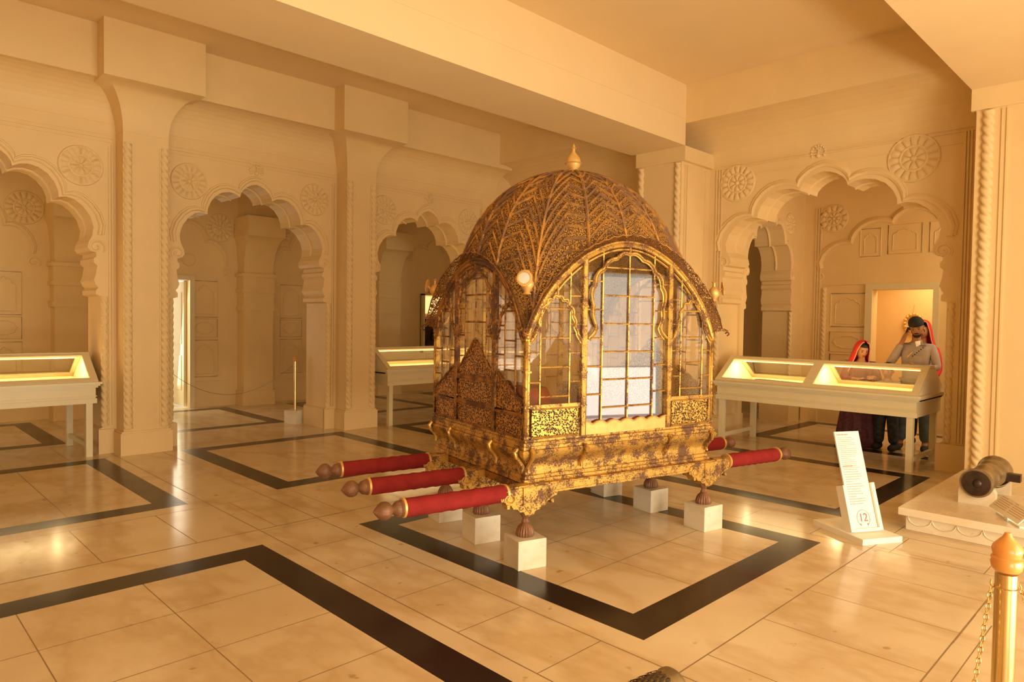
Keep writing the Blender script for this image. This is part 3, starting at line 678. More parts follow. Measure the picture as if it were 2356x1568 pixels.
    if not side:
        for s in (-1, 1):
            a0, a1 = sorted((s * (px + .022), s * (hw - .03))); panel([(a0 + .01, .825), (a0 + .01, 1.012), (a1 - .01, 1.012), (a1 - .01, .825)])
            mb = MB(); mb.box(a0, a1, -.012, .014, 1.018, 1.042, T=lambda x, y, z: T(x, z, -y)); mb.build('sill', G, pq)
        sc_pts = [(-px + .02, .815), (-px + .02, .875)] + [(a, .884 + .022 * abs(cos(pi * a / .125))) for a in np.linspace(-px + .02, px - .02, 60)] + [(px - .02, .875), (px - .02, .815)]
        mb = MB(); mb.prism(sc_pts, lambda a, b, d: T(a, b, d), -.008, .010); mb.tube([T(a, z, .012) for a, z in sc_pts[2:-2]], .006, 5); mb.build('scalloped_sill', PALEGOLD, pq)
    else:
        for a0, a1 in ((-hw + .03, -px - .025), (-px + .025, px - .025), (px + .025, hw - .03)): panel([(a0, .825), (a0, .965), (a1, .965), (a1, .825)])
        panel([(-px + .025, .99), (-px + .025, 1.155), (px - .025, 1.155), (px - .025, .99)])
        panel(gable(-px + .025, px - .025, 1.18, 1.455, 1.22, 1.22))
        panel(gable(-hw + .03, -px - .025, .985, 1.24, 1.05, 1.17, .95)); panel(gable(px + .025, hw - .03, .985, 1.24, 1.17, 1.05, .05))
        mb = MB(); mb.box(-hw + .02, hw - .02, -.01, .014, .970, .984, T=lambda x, y, z: T(x, z, -y)); mb.box(-px, px, -.01, .014, 1.158, 1.176, T=lambda x, y, z: T(x, z, -y)); mb.build('sill', G, pq)
    # projecting wire filigree eave
    mb = MB(); r0 = [T(a, z + .014, .008) for a, z in out]
    r1 = [T(a * 1.03, z + .042, .035) for a, z in out]
    r2 = [T(a * 1.06 if abs(a) > .05 else a, z + .050 + (.010 * abs(sin(40 * a))), .070) for a, z in out]
    mb.loft([r0, r1, r2], 0, True, closed=False); ev = mb.build('filigree_eave', LACE, pq)
    mb = MB(); mb.tube([(p[0], p[1], p[2]) for p in r2], .0045, 5)
    e0 = r2[0]; 
    for end, sg in ((r2[0], -1), (r2[-1], 1)):
        mb.tube([end] + [tuple(Vector(end) + (Vector(T(sg * .03 * sin(t) * 1.2, 0, .02 * (1 - cos(t)))) - Vector(T(0, 0, 0))) + Vector((0, 0, -.03 * t / 2.5))) for t in (.8, 1.6, 2.4, 3.2)], .0055, 5)
    mb.build('eave_wire', GILT_SHADE, ev)
PIERCED_SHADE = gilt('shaded_pierced_gilding', (.62, .30, .065), (.06, .022, .010), .32, 10, rough=.5, relief=1, pattern=('F1', 84, .49, .56, 'holes'))  # left face panels: pierced gilding with the shade worked into its colours
for k in FACES: face(k)

# roof
ZT = 2.785
def sprof(z): return interp(z, [(1.4, 1.0), (1.9, .998), (2.05, .985), (2.13, .965), (2.24, .925), (2.355, .868), (2.46, .79), (2.57, .665), (2.64, .555), (2.695, .43), (2.745, .26), (2.772, .12), (2.785, .0)])
def nprof(z): return interp(z, [(1.4, 9), (1.7, 5.5), (1.95, 3.6), (2.15, 2.8), (2.4, 2.3), (2.8, 2.0)])
def roofP(psi, t, off=0):
    c, s = cos(psi), sin(psi); m = max(abs(c), abs(s)); bx, by = c / m, s / m
    on_near = abs(s) >= abs(c)
    zb = arch_z(bx) if on_near else arch_z(by, True)
    if abs(abs(c) - abs(s)) < 1e-6: zb = 1.49
    z = zb + (ZT - zb) * (1 - (1 - t) ** 1.35)
    if t <= 0: return (HU * bx, BV + HV * by, zb)
    sc1 = sprof(z) + off; n = nprof(z); q = (abs(c) ** n + abs(s) ** n) ** (1 / n); x, y = c / q, s / q
    k = min(1, t / .05); x = bx * (1 - k) + x * k; y = by * (1 - k) + y * k
    return (HU * x * sc1, BV + HV * y * sc1, z + off * .6)
mb = MB(); N = 160; K = 34
psis = [2 * pi * i / N + 0 for i in range(N)]
rings = [[roofP(p, (k / K)) for p in psis] for k in range(K)]
mb.loft(rings + [[(0.001 * cos(p), BV + .001 * sin(p), ZT) for p in psis]], 0, True, cap=False)
roof = mb.build('roof', ROOFM, pq)
mb = MB(); G_ = 16
for i in range(G_):
    a = 2 * pi * i / G_
    mb.tube([roofP(a, t, .006) for t in np.linspace(.02, .97, 30)], .012, 5)
    a2 = a + pi / G_
    for k in range(9):
        t0 = .02 + .088 * k; t1 = t0 + .115
        for q in (-1, 1): mb.tube([roofP(a2 + q * pi / G_ * (1 - j / 4), t0 + (t1 - t0) * j / 4 * (1 if k % 1 == 0 else 1), .006) for j in range(5)], .009, 4)
rb = mb.build('roof_ribs', RIBM, roof)
mb = MB(); c = Vector(roofP(-1.15, .38, .010)); nrm = (c - Vector((0, BV, 1.7))).normalized(); tx = nrm.cross(Vector((0, 0, 1))).normalized(); ty = nrm.cross(tx)
hp = [(0, -.035), (.022, -.005), (.026, .015), (.014, .026), (0, .012), (-.014, .026), (-.026, .015), (-.022, -.005)]
mb.prism(hp, lambda a, b, d: tuple(c - tx * a - ty * b + nrm * d), -.004, .002); mb.build('torn_hole', DARKB, roof)
mb = MB(); mb.lathe([(.0, 2.782), (.085, 2.772), (.080, 2.786), (.035, 2.79), (.036, 2.808), (.050, 2.822), (.058, 2.846), (.070, 2.852), (.058, 2.858), (.056, 2.876), (.048, 2.900), (.026, 2.924), (.013, 2.94), (.012, 2.965), (.026, 2.972), (.012, 2.98), (.010, 2.992), (.0, 3.012)], (0, BV, 0), 24); mb.build('finial', CREAMW, roof)
for su in (-1, 1):
    for sv in (-1, 1):
        c = Vector((su * (HU + .005), BV + sv * (HV + .005), 0)); d = Vector((su * .75, sv * .66, 0)).normalized()
        mb = MB(); mb.lathe([(.0, 1.765), (.030, 1.768), (.018, 1.785), (.030, 1.80), (.044, 1.825), (.044, 1.845), (.030, 1.868), (.013, 1.882), (.011, 1.91), (.022, 1.918), (.010, 1.925), (.0, 1.928)], tuple(c), 18)
        mb.tube([tuple(c - d * .10 + Vector((0, 0, 1.80))), tuple(c + Vector((0, 0, 1.79)))], .012, 6)
        k = mb.build('vase_ornament', PALEGOLD, roof)
        m0 = c + d * .062 + Vector((0, 0, 1.868)); nn = (d + Vector((0, 0, .12))).normalized(); tx = nn.cross(Vector((0, 0, 1))).normalized(); ty = tx.cross(nn)
        TM = lambda x, y, z: tuple(m0 + tx * x + ty * y + nn * z)
        mb = MB(); mb.lathe([(.0, -.004), (.040, -.004), (.050, .002), (.050, .006), (.038, .008), (.034, .004)], n=96, T=TM, lobes=24, amp=.10); mb.tube([tuple(c + d * .03 + Vector((0, 0, 1.83))), TM(0, 0, -.004)], .007, 6); f = mb.build('flower_rim', PALEGOLD, k)
        mb = MB(); mb.lathe([(.0, .002), (.036, .002), (.036, .006), (.0, .007)], n=32, T=TM); mb.build('mirror', MIRROR, k)
# red bedding inside
def cushion(name, x0, x1, y0, y1, z0, z1, mat, label, cat, grp=None):
    mb = MB(); rings = []
    for t in np.linspace(-1, 1, 11):
        q = (1 - abs(t) ** 4) ** .5 * .06 + .94 if abs(t) < 1 else .94; e = 1 - .08 * abs(t) ** 3
        z = (z0 + z1) / 2 + (z1 - z0) / 2 * t; rings.append([((x0 + x1) / 2 + (x1 - x0) / 2 * e * max(-1, min(1, 1.15 * cos(a))), (y0 + y1) / 2 + (y1 - y0) / 2 * e * max(-1, min(1, 1.15 * sin(a))), z) for a in np.linspace(0, 2 * pi, 33)[:-1]])
    mb.loft(rings); o = mb.build(name, mat); o.location = PC; o.rotation_euler = (0, 0, PA); return things(o, label, cat, grp)
cushion('mattress', -.80, .80, BV - .62, BV + .62, .814, .90, RED, 'dark red mattress lying inside the glass palanquin', 'mattress')
o = cushion('bolster', -.78, -.50, BV - .55, BV + .50, .90, 1.13, RED, 'red bolster at the left end inside the palanquin', 'bolster')

# marble blocks under the feet
names = ['front left foot of the palanquin, nearest the camera', 'front right foot of the palanquin', 'middle left foot of the palanquin', 'middle right foot of the palanquin', 'rear left foot, beyond the red poles', 'rear right foot, mostly hidden under the palanquin rail']
ca, sa = cos(PA), sin(PA)
for i, (u, v) in enumerate(spots):
    mb = MB(); b = .104; mb.box(-b, b, -b, b, 0, .190)
    o = mb.build('marble_block', BLOCKM); o.location = (PC[0] + u * ca - v * sa, PC[1] + u * sa + v * ca, 0); o.rotation_euler = (0, 0, PA + radians((-4, 2, -1, 3, 0, -3)[i]))
    bev = o.modifiers.new('bevel', 'BEVEL'); bev.width = .004; bev.segments = 2
    things(o, 'cream marble block under the ' + names[i], 'block', 'marble blocks under the palanquin feet')

# ------------------------------------------------------------------ display cases
def display_case(name_label, loc, rz, L, divs, lamps, legs_in=.0):
    e = empty('display_case', loc, rz); things(e, name_label, 'display case', 'cream display cases in the arches')
    D = 1.0; mb = MB()
    # apron and moulded lip
    mb.box(0.02, L - .02, .02, .05, .60, .80); mb.box(.02, L - .02, D - .05, D - .02, .60, .80); mb.box(.02, .05, .05, D - .05, .60, .80); mb.box(L - .05, L - .02, .05, D - .05, .60, .80)
    mb.box(0.01, L - .01, .005, .02, .60, .655); mb.box(0.01, L - .01, .008, .02, .675, .685)
    for z0, z1, o in ((.775, .795, .0), (.795, .815, .018), (.815, .84, .035)): 
        mb.box(-o, L + o, -o, .05, z0, z1); mb.box(-o, L + o, D - .05, D + o, z0, z1); mb.box(-o, .05, .05, D - .05, z0, z1); mb.box(L - .05, L + o, .05, D - .05, z0, z1)
    mb.build('apron', CASEW, e)
    mb = MB(); mb.box(.05, L - .05, .05, D - .05, .745, .765); mb.build('display_floor', CASEI, e)
    # gable ends and slopes
    prof = [(0.0, .84), (.42, 1.13), (.58, 1.13), (D, .84)]
    xs = [0, L] if not divs else [0] + divs + [L]
    for i, x in enumerate(xs):
        mb = MB(); t = .03; x0, x1 = (x, x + t) if i == 0 else ((x - t, x) if i == len(xs) - 1 else (x - t / 2, x + t / 2))
        mb.prism([(a + (.012 if a < .1 else -.012 if a > .9 else 0), z - (.008 if z > 1 else 0)) for a, z in prof] + [(D - .06, .77), (.06, .77)], lambda a, b, d: (d, a, b), x0, x1); mb.build('end_panel', CASEI, e)
    mb = MB()
    def slope(y0, z0, y1, z1, lift=.0):
        ln = sqrt((y1 - y0) ** 2 + (z1 - z0) ** 2); dy, dz = (y1 - y0) / ln, (z1 - z0) / ln; ny, nz = -dz * (1 if dy > 0 else -1), abs(dy)
        def bar(xa, xb, ta, tb, th=.022):
            P = []
            for x in (xa, xb):
                for t in (ta, tb):
                    for q in (0, th): P.append((x, y0 + dy * t + ny * q, z0 + dz * t + nz * q))
            mb.add(P, [(0, 1, 3, 2), (4, 6, 7, 5), (0, 4, 5, 1), (2, 3, 7, 6), (0, 2, 6, 4), (1, 5, 7, 3)])
        bar(0, L, 0, .055); bar(0, L, ln - .045, ln)
        for i, x in enumerate(xs):
            wd = .075; xa, xb = (x, x + wd) if i == 0 else ((x - wd, x) if i == len(xs) - 1 else (x - wd * .8, x + wd * .8)); bar(xa, xb, .055, ln - .045)
        return ln
    slope(0, .838, .42, 1.128); slope(D, .838, .58, 1.128); mb.box(0, L, .415, .585, 1.125, 1.152); mb.build('lid_frame', CASEW, e)
    mb = MB(); mb.add([(.02, .01, .845), (L - .02, .01, .845), (L - .02, .43, 1.133), (.02, .43, 1.133)], [(0, 1, 2, 3)]); mb.add([(.02, D - .01, .845), (L - .02, D - .01, .845), (L - .02, .57, 1.133), (.02, .57, 1.133)], [(0, 1, 2, 3)])
    mb.build('lid_glass', GLASS, e)
    for x in (.05, L - .115):
        for y in (.02, D - .085):
            mb = MB(); mb.box(x, x + .065, y, y + .065, 0, .62); mb.build('leg', CASEW, e)
        mb = MB(); mb.box(x + .015, x + .05, .085, D - .085, .10, .15); mb.build('stretcher', CASEW, e)
    for x0, x1 in lamps:
        mb = MB(); mb.tube([(x0, .5, 1.095), (x1, .5, 1.095)], .012, 8); mb.build('lamp_tube', GLOW, e)
        l = bpy.data.lights.new('case_lamp', 'AREA'); l.shape = 'RECTANGLE'; l.size = x1 - x0; l.size_y = .06; l.energy = CASE_W * (x1 - x0); l.color = (1, .76, .40)
        o = bpy.data.objects.new('case_lamp', l); COL.objects.link(o); o.parent = e; o.location = ((x0 + x1) / 2, .5, 1.08)
    for px_, pw in CASE_PTS.get(name_label, []):
        l = bpy.data.lights.new('case_bulb', 'POINT'); l.energy = pw; l.shadow_soft_size = .03; l.color = (1, .78, .42)
        o = bpy.data.objects.new('case_bulb', l); COL.objects.link(o); o.parent = e; o.location = (px_, .5, 1.06)
    return e
CASE_W = 8.5
LA = 'cream display case at the left edge, in the nearest arch'; LB = 'cream display case in the third arch, left of the palanquin'; LC = 'long two-bay cream display case before the far arch, people behind it'
CASE_PTS = {LA: [(1.74, 1.6)], LB: [(.3, .6)], LC: [(.24, 2.2), (1.42, 2.2)]}
display_case(LA, (.06, 8.72, 0), 0, 2.04, [], [(.1, 1.94)])
display_case(LB, (5.79, 8.46, 0), 0, 2.04, [], [(.1, 1.94)])
display_case(LC, (8.31, 4.56, 0), radians(-90), 2.40, [1.20], [(.1, 1.1), (1.3, 2.3)])
# exhibits
def put(mb, name, mats, loc, rz, label, cat, group=None):
    o = mb.build(name, mats); o.location = loc; o.rotation_euler = (0, 0, rz); return things(o, label, cat, group)
mb = MB(); mb.tube(catmull([(0, 0, .01), (0, .0, .085), (.03, 0, .105), (.35, .0, .100), (.62, 0, .095), (.66, 0, .085), (.67, 0, .01)], 5), .010, 8)
for k in range(7): mb.box(.05 + .04 * k, .07 + .04 * k, -.02, .02, .0, .014)
mb.box(.0, .69, -.03, .03, .0, .006); mb.sphere((.66, 0, .105), .018, 8, 6)
put(mb, 'sword_rack', STEEL, (8.31 + .30, 4.56 - .42, .766), radians(-90), 'grey metal bar piece in the left bay of the long case', 'exhibit')
mb = MB(); mb.box(0, .88, 0, .42, 0, .07); mb.box(.01, .87, .01, .41, .07, .075); put(mb, 'exhibit_board', WOODP, (8.31 + .22, 4.56 - 1.40, .766), radians(-90), 'orange raised board in the right bay of the long case', 'exhibit')
mb = MB(); mb.lathe([(0, 0), (.045, .0), (.05, .012), (.02, .02), (.025, .035), (.014, .05), (.0, .065)], n=14); mb.tube([(-.07, 0, .02), (-.04, 0, .01), (.04, 0, .01), (.07, 0, .02)], .006, 6)
put(mb, 'gold_ornament', PALEGOLD, (1.42, 9.02, .766), 0, 'small gold ornament in the left display case', 'exhibit')
mb = MB(); mb.tube([(.0, 0, .01), (.1, .02, .014), (.2, 0, .012), (.28, .03, .01)], .012, 6); mb.sphere((.0, 0, .014), .02, 8, 6); put(mb, 'dagger', PALEGOLD, (1.66, 9.08, .772), .1, 'slim gilt dagger at the right of the left display case', 'exhibit')
for k, (x, y, lab) in enumerate(((.14, .42, 'white curved horn ornament at the left of the middle case'), (.22, .30, 'small brass curl on the floor of the middle case'), (.38, .30, 'flat tan box in the middle display case'), (.62, .32, 'white trinket in the middle display case'), (.98, .34, 'pale ornament seen through the palanquin glass'))):
    mb = MB()
    if k == 0: mb.tube([(-.03, 0, .0), (-.03, 0, .10), (.0, 0, .06), (.03, 0, .09), (.035, 0, .14)], .010, 6); mb.lathe([(.0, 0), (.03, 0), (.03, .01), (0, .012)], n=12)
    elif k == 2: mb.box(-.055, .055, -.03, .03, 0, .035); mb.box(-.05, .05, -.025, .025, .035, .04)
    elif k == 1: mb.tube([(-.035, 0, .01), (-.02, 0, .035), (.02, 0, .035), (.035, 0, .01)], .009, 6)
    else: mb.lathe([(0, 0), (.03, 0), (.015, .02), (.025, .04), (.0, .05)], n=12)
    put(mb, 'trinket', [WHITEP, PALEGOLD, CREAMW, WHITEP, PALEGOLD][k], (5.79 + x, 8.46 + y, .766), 0, lab, 'exhibit', 'small exhibits in the middle display case')

# ------------------------------------------------------------------ information stand with number 12
SA = radians(-29); st = empty('information_stand', (5.426, 1.819, 0), SA); things(st, 'white leaning text board with a circled 12 in a low holder', 'sign')
mb = MB(); mb.prism([(-.055, -.16), (.30, -.16), (.30, -.06), (.27, .36), (-.055, .36)], lambda a, b, d: (a, b, d), 0, .042); mb.build('base', WHITEP, st)
th = math.atan2(.225, .71); LN = .745; Tp = lambda a, b, d=0: (a, b * sin(th) - d * cos(th), .055 + b * cos(th) + d * sin(th))
bx = lambda mb, a0, a1, b0, b1, d0, d1: mb.box(a0, a1, d0, d1, b0, b1, T=lambda x, y, z: Tp(x, z, y))
mb = MB(); bx(mb, -.03, .262, -.02, .335, -.055, -.012); mb.build('back_board', WHITEP, st)
mb = MB(); bx(mb, -.03, -.004, -.01, .335, -.012, .022); bx(mb, .232, .262, -.01, .345, -.012, .022); bx(mb, -.004, .232, -.012, .012, -.012, .022); mb.build('holder_rail', WHITEP, st)
mb = MB(); bx(mb, .0, .228, .012, LN, -.010, .002); pl_ = mb.build('text_board', WHITEP, st)
def lines(mb, a0, b0, rows, dd, hh, wmax, T_, seed=1):
    rnd = random.Random(seed)
    for k in range(rows):
        a = a0; end = a0 + wmax * (rnd.uniform(.78, 1) if k % 6 != 5 else .45)
        while a < end:
            ww = rnd.uniform(.006, .016) * (wmax / .18); mb.box(a, min(a + ww, end), .0021, .0027, b0 - k * dd - hh, b0 - k * dd, T=lambda x, y, z: T_(x, z, y)); a += ww + .003
mb = MB(); lines(mb, .018, .70, 17, .0145, .0042, .16, Tp, 3); mb.build('small_print', INK, pl_)
mb = MB(); lines(mb, .022, .455, 15, .0185, .005, .155, Tp, 4); mb.build('small_print', INK, pl_)
mb = MB(); lines(mb, .018, .725, 1, .01, .008, .12, Tp, 9); mb.build('title_print', INKD, pl_)
mb = MB(); lines(mb, .020, .483, 1, .01, .010, .10, Tp, 5); mb.build('red_heading', INKR, pl_)
mb = MB(); ring = [(.116 + .058 * cos(t), .086 + .060 * sin(t)) for t in np.linspace(radians(-55), radians(235), 40)]
mb.tube([Tp(a, b, .003) for a, b in ring], .0016, 4)
for s in (-1, 1):
    c = ring[0] if s > 0 else ring[-1]; mb.prism([(c[0] - .008, c[1] + .010), (c[0] + .007, c[1] + .008), (c[0] - .004 * s, c[1] - .010)], lambda a, b, d: Tp(a, b, d), .002, .0035)
mb.build('ring_emblem', INKD, pl_)
fc = bpy.data.curves.new('number', 'FONT'); fc.body = '12'; fc.size = .085; fc.align_x = 'CENTER'; fc.align_y = 'CENTER'; fc.extrude = .0006; fc.space_character = .95
fo = bpy.data.objects.new('number', fc); COL.objects.link(fo)
fme = bpy.data.meshes.new_from_object(fo.evaluated_get(bpy.context.evaluated_depsgraph_get())); bpy.data.objects.remove(fo); bpy.data.curves.remove(fc)
fo = bpy.data.objects.new('number', fme); COL.objects.link(fo); fo.parent = pl_; fme.materials.clear(); fme.materials.append(INKD)
fo.matrix_local = Matrix.Translation(Tp(.116, .088, .0035)) @ Matrix.Rotation(pi / 2 - th, 4, 'X')

# ------------------------------------------------------------------ cannon platform, cannons
mb = MB(); mb.box(5.93, XF + .012, -1.6, 1.66, .118, .178); mb.box(5.975, XF + .012, -1.6, 1.615, 0, .118)
pf = mb.build('display_platform', SLABM); things(pf, 'low cream marble platform with scalloped edge beside the right wall', 'platform')
bev = pf.modifiers.new('bevel', 'BEVEL'); bev.width = .006; bev.segments = 2
mb = MB()
for k in range(18):
    y = 1.60 - .165 * k; mb.tube([(5.974, y - .0825 + .0765 * cos(t), .095 - .048 * sin(t)) for t in np.linspace(0, pi, 11)], .006, 4); mb.tube([(5.974, y, .095), (5.974, y - .002, .115)], .005, 4)
mb.build('scallop_relief', SLABM, pf)
CY, CZc = 1.245, .36
mb = MB(); TX = lambda x, y, z: (z, CY + x, CZc + y)
prof_ = [(.02, 6.45), (.035, 6.432), (.094, 6.425), (.112, 6.43), (.116, 6.445), (.112, 6.46), (.100, 6.475), (.088, 6.51), (.083, 6.60), (.088, 6.86), (.098, 6.875), (.102, 6.90), (.098, 6.925), (.098, 7.10), (.108, 7.12), (.112, 7.15), (.108, 7.17), (.112, 7.30), (.126, 7.33), (.132, 7.38), (.126, 7.42), (.10, 7.45), (.05, 7.47), (.03, 7.50), (.04, 7.53), (.02, 7.56), (0, 7.565)]
mb.lathe([(r, 6.425 + (z - 6.425) * .72) for r, z in prof_], n=32, T=TX)
cn = mb.build('cannon', BRONZE); things(cn, 'small bronze cannon barrel resting on blocks on the marble platform', 'cannon')
mb = MB(); mb.lathe([(.0, 6.422), (.100, 6.422), (.100, 6.4235), (.0, 6.4245)], n=28, T=TX); mb.sphere((6.425, CY - .01, CZc), (.02, .034, .034), 14, 10); mb.build('muzzle_plug', DARKB, cn)
for y0, y1 in ((CY - .20, CY - .07), (CY + .07, CY + .12)):
    mb = MB(); mb.box(6.98, 7.05, y0, y1, CZc - .05, CZc + .015); mb.build('trunnion', DARKB, cn)
for x, nm in ((6.46, 'under the cannon muzzle'), (7.03, 'under the cannon breech')):
    mb = MB(); a = np.linspace(pi * 1.12, pi * 1.88, 12); R_ = .118 if x < 7 else .136
    mb.prism([(-.125, 0), (.125, 0), (.125, .11), (R_ * cos(a[-1]), CZc - .178 + R_ * sin(a[-1]))] + [(R_ * cos(t), CZc - .178 + R_ * sin(t)) for t in a[::-1][1:]] + [(-.125, .11)], lambda p, q, d: (d, p, q), 0, .07)
    put(mb, 'marble_block', SLABM, (x, CY, .1785), 0, 'cream marble cradle block ' + nm, 'block')
# sloped card with its stand
ic = empty('caption_card', (6.328, 1.138, .1785), radians(-149.8)); things(ic, 'tilted printed caption card at the right edge of the marble platform', 'caption')
CA = math.atan2(.095, .0876); Tc = lambda a, b, d=0: (a, b * cos(CA) - d * sin(CA), .042 + b * sin(CA) + d * cos(CA))
mb = MB(); mb.box(0, .50, -.006, 0, 0, .13, T=lambda x, y, z: Tc(x, z, y)); cc = mb.build('card', WHITEP, ic)
for (a0, b0, r_, w_) in ((.03, .122, 1, .10), (.03, .105, 5, .19), (.26, .122, 1, .04), (.26, .105, 5, .20)): 
    mb = MB(); rnd = random.Random(int(a0 * 1000) + r_)
    for k in range(r_):
        a = a0
        while a < a0 + w_: ww = rnd.uniform(.008, .02); mb.box(a, a + ww, .0002, .0008, b0 - k * .017 - .005, b0 - k * .017, T=lambda x, y, z: Tc(x, z, y)); a += ww + .004
    mb.build('small_print', INK, cc)
mb = MB(); mb.box(.05, .45, .03, .10, 0, .012); mb.box(.22, .28, .055, .07, .012, .085); mb.box(.22, .28, .02, .055, .0, .04); mb.build('card_stand', WHITEP, ic)

# near cannon whose muzzle only just enters the bottom of the picture
nc2 = empty('cannon', (1.92, 1.13, 0), 0); things(nc2, 'scaly dark bronze cannon muzzle at the bottom edge of the picture', 'cannon')
ax0 = Vector((.315, .235, .222)); axd = Vector((-.62, .12, -.03)).normalized(); sx_ = axd.cross(Vector((0, 0, 1))).normalized(); sy_ = sx_.cross(axd)
TN = lambda x, y, z: tuple(ax0 + sx_ * x + sy_ * y + axd * z)
mb = MB(); mb.lathe([(.055, .02), (.060, .0), (.075, -.004), (.082, .006), (.083, .02), (.078, .03), (.076, .05), (.080, .30), (.088, .7), (.0, .71)], n=40, T=TN); mb.build('barrel', BRONZE, nc2)
mb = MB()
for r in range(16):
    for k in range(22):
        a = 2 * pi * (k + .5 * (r % 2)) / 22; R_ = .080; c = (R_ * cos(a), R_ * sin(a), .06 + r * .022)
        mb.add([TN(R_ * cos(a - .11), R_ * sin(a - .11), c[2]), TN(R_ * cos(a + .11), R_ * sin(a + .11), c[2]), TN((R_ + .006) * cos(a), (R_ + .006) * sin(a), c[2] + .026), TN((R_ + .003) * cos(a), (R_ + .003) * sin(a), c[2] - .004)], [(0, 3, 2), (3, 1, 2)])
mb.build('scale_relief', DARKB, nc2)
mb = MB(); mb.box(-.02, .06, -.0, .16, 0, .225); put(mb, 'cannon_rest', BLOCKM, (1.80, 1.13, 0), 0, 'marble rest below the near cannon, under the bottom edge', 'block')

# ------------------------------------------------------------------ brass stanchions and chains
def stanchion(name, loc, R, h, label, capmat, base=None):
    e = empty(name, loc); things(e, label, 'barrier post', 'brass barrier posts')
    mb = MB(); z0 = .2 if base else 0
    mb.tube([(0, 0, z0), (0, 0, h - R * 4.2)], R, 24); mb.build('pole', BRASS, e)
    k = R / .0325; c = h - .128 * k
    mb = MB(); mb.lathe([(.0, c - .002), (.036 * k, c), (.043 * k, c + .008 * k), (.047 * k, c + .028 * k), (.044 * k, c + .036 * k), (.046 * k, c + .044 * k), (.040 * k, c + .050 * k), (.0425 * k, c + .060 * k), (.045 * k, c + .072 * k), (.041 * k, c + .084 * k), (.027 * k, c + .100 * k), (.015 * k, c + .113 * k), (.010 * k, c + .124 * k), (.0095 * k, c + .127 * k), (.0, c + .128 * k)], n=28); mb.build('wooden_cap', capmat, e)
    return e
NS = stanchion('stanchion', (2.418, .386, 0), .0285, 1.005, 'large brass barrier post with orange wooden cap at the right edge', ORANGEW, base=True)
HZ = .845; mb = MB(); mb.tube([(-.018, .024, HZ), (-.034, .028, HZ), (-.038, .031, HZ + .014), (-.034, .03, HZ + .024)], .0025, 6); mb.tube([(.024, -.016, HZ), (.04, -.02, HZ), (.045, -.022, HZ + .012)], .0025, 6); mb.tube([(.0293 * cos(t), .0293 * sin(t), HZ) for t in np.linspace(0, 2 * pi, 20)[:-1]], .0018, 5, closed=True); mb.build('chain_hook', BRASS, NS)
mb = MB(); mb.box(-.11, .11, -.11, .11, 0, .199); put(mb, 'marble_block', BLOCKM, (2.418, .386, 0), 0, 'marble block below the large brass post, out of frame', 'block')
def chain(name, path, L, r, label, wd=.55):
    P = [Vector(p) for p in path]; d = [0]
    for a, b in zip(P, P[1:]): d.append(d[-1] + (b - a).length)
    def at(s):
        for i in range(len(P) - 1):
            if s <= d[i + 1] or i == len(P) - 2: return P[i].lerp(P[i + 1], (s - d[i]) / (d[i + 1] - d[i])), (P[i + 1] - P[i]).normalized()
    mb = MB(); s = 0; k = 0
    while s < d[-1] - L * .5:
        c, t = at(s + L * .5); ref = Vector((0.3, 1, .1)) if k % 2 else Vector((1, -.3, .1)); a = (ref - t * ref.dot(t)).normalized()
        mb.tube([tuple(c + t * (L * .5 * cos(q)) + a * (L * .5 * wd * sin(q))) for q in np.linspace(0, 2 * pi, 13)[:-1]], r, 5, closed=True); s += L - 2 * r * 1.3; k += 1
    return things(mb.build(name, BRASS), label, 'chain', 'brass chains')
chain('chain', [(2.378, .415, .85), (2.372, .419, .80), (2.358, .428, .70), (2.340, .438, .58), (2.30, .46, .45), (2.22, .50, .32)], .021, .0019, 'brass link chain hanging left of the large brass post')
chain('chain', [(2.463, .364, .85), (2.472, .355, .82), (2.49, .34, .77), (2.53, .30, .70), (2.62, .2, .60)], .021, .0019, 'brass link chain on the far side of the large post at the edge')
FSX, FSY = 4.93, 9.62
fs = stanchion('stanchion', (FSX, FSY, 0), .021, 1.02, 'thin brass barrier post on a white block beyond the second arch', ORANGEW, base=True)
mb = MB(); mb.box(-.11, .11, -.11, .11, 0, .20); put(mb, 'marble_block', BLOCKM, (FSX, FSY, 0), radians(20), 'white block holding the thin brass post beyond the second arch', 'block')
mb = MB(); n = 26; A0, A1 = Vector((FSX - .03, FSY + .02, .87)), Vector((3.45, 11.2, .95))
mb.tube([tuple(A0.lerp(A1, k / n) - Vector((0, 0, .50 * (1 - (2 * k / n - 1) ** 2)))) for k in range(n + 1)], .003, 5)
o = mb.build('barrier_rope', STEEL); things(o, 'thin sagging barrier chain across the corridor doorway', 'chain')

# ------------------------------------------------------------------ people behind the long case
def skinned(name, J, E, mat, parent, root, sub=2):
    """one continuous surface grown over a joint skeleton: J[name] = (xyz, radius)"""
    ks = list(J); me = bpy.data.meshes.new(name); me.from_pydata([J[k][0] for k in ks], [(ks.index(a), ks.index(b)) for a, b in E], [])
    o = bpy.data.objects.new(name, me); COL.objects.link(o); o.parent = parent
    md = o.modifiers.new('skin', 'SKIN'); md.use_smooth_shade = True
    sk = me.skin_vertices[0].data if me.skin_vertices else None
    if sk is None:
        bpy.context.view_layer.objects.active = o; sk = me.skin_vertices[0].data
    for i, k in enumerate(ks):
        r = J[k][1]; sk[i].radius = r if isinstance(r, tuple) else (r, r); sk[i].use_root = (k == root)
    sb = o.modifiers.new('smooth', 'SUBSURF'); sb.levels = sub; sb.render_levels = sub
    me.materials.append(mat)
    dg = bpy.context.evaluated_depsgraph_get(); m2 = bpy.data.meshes.new_from_object(o.evaluated_get(dg))
    o.modifiers.clear(); o.data = m2; m2.polygons.foreach_set('use_smooth', [True] * len(m2.polygons))
    if not m2.materials: m2.materials.append(mat)
    return o
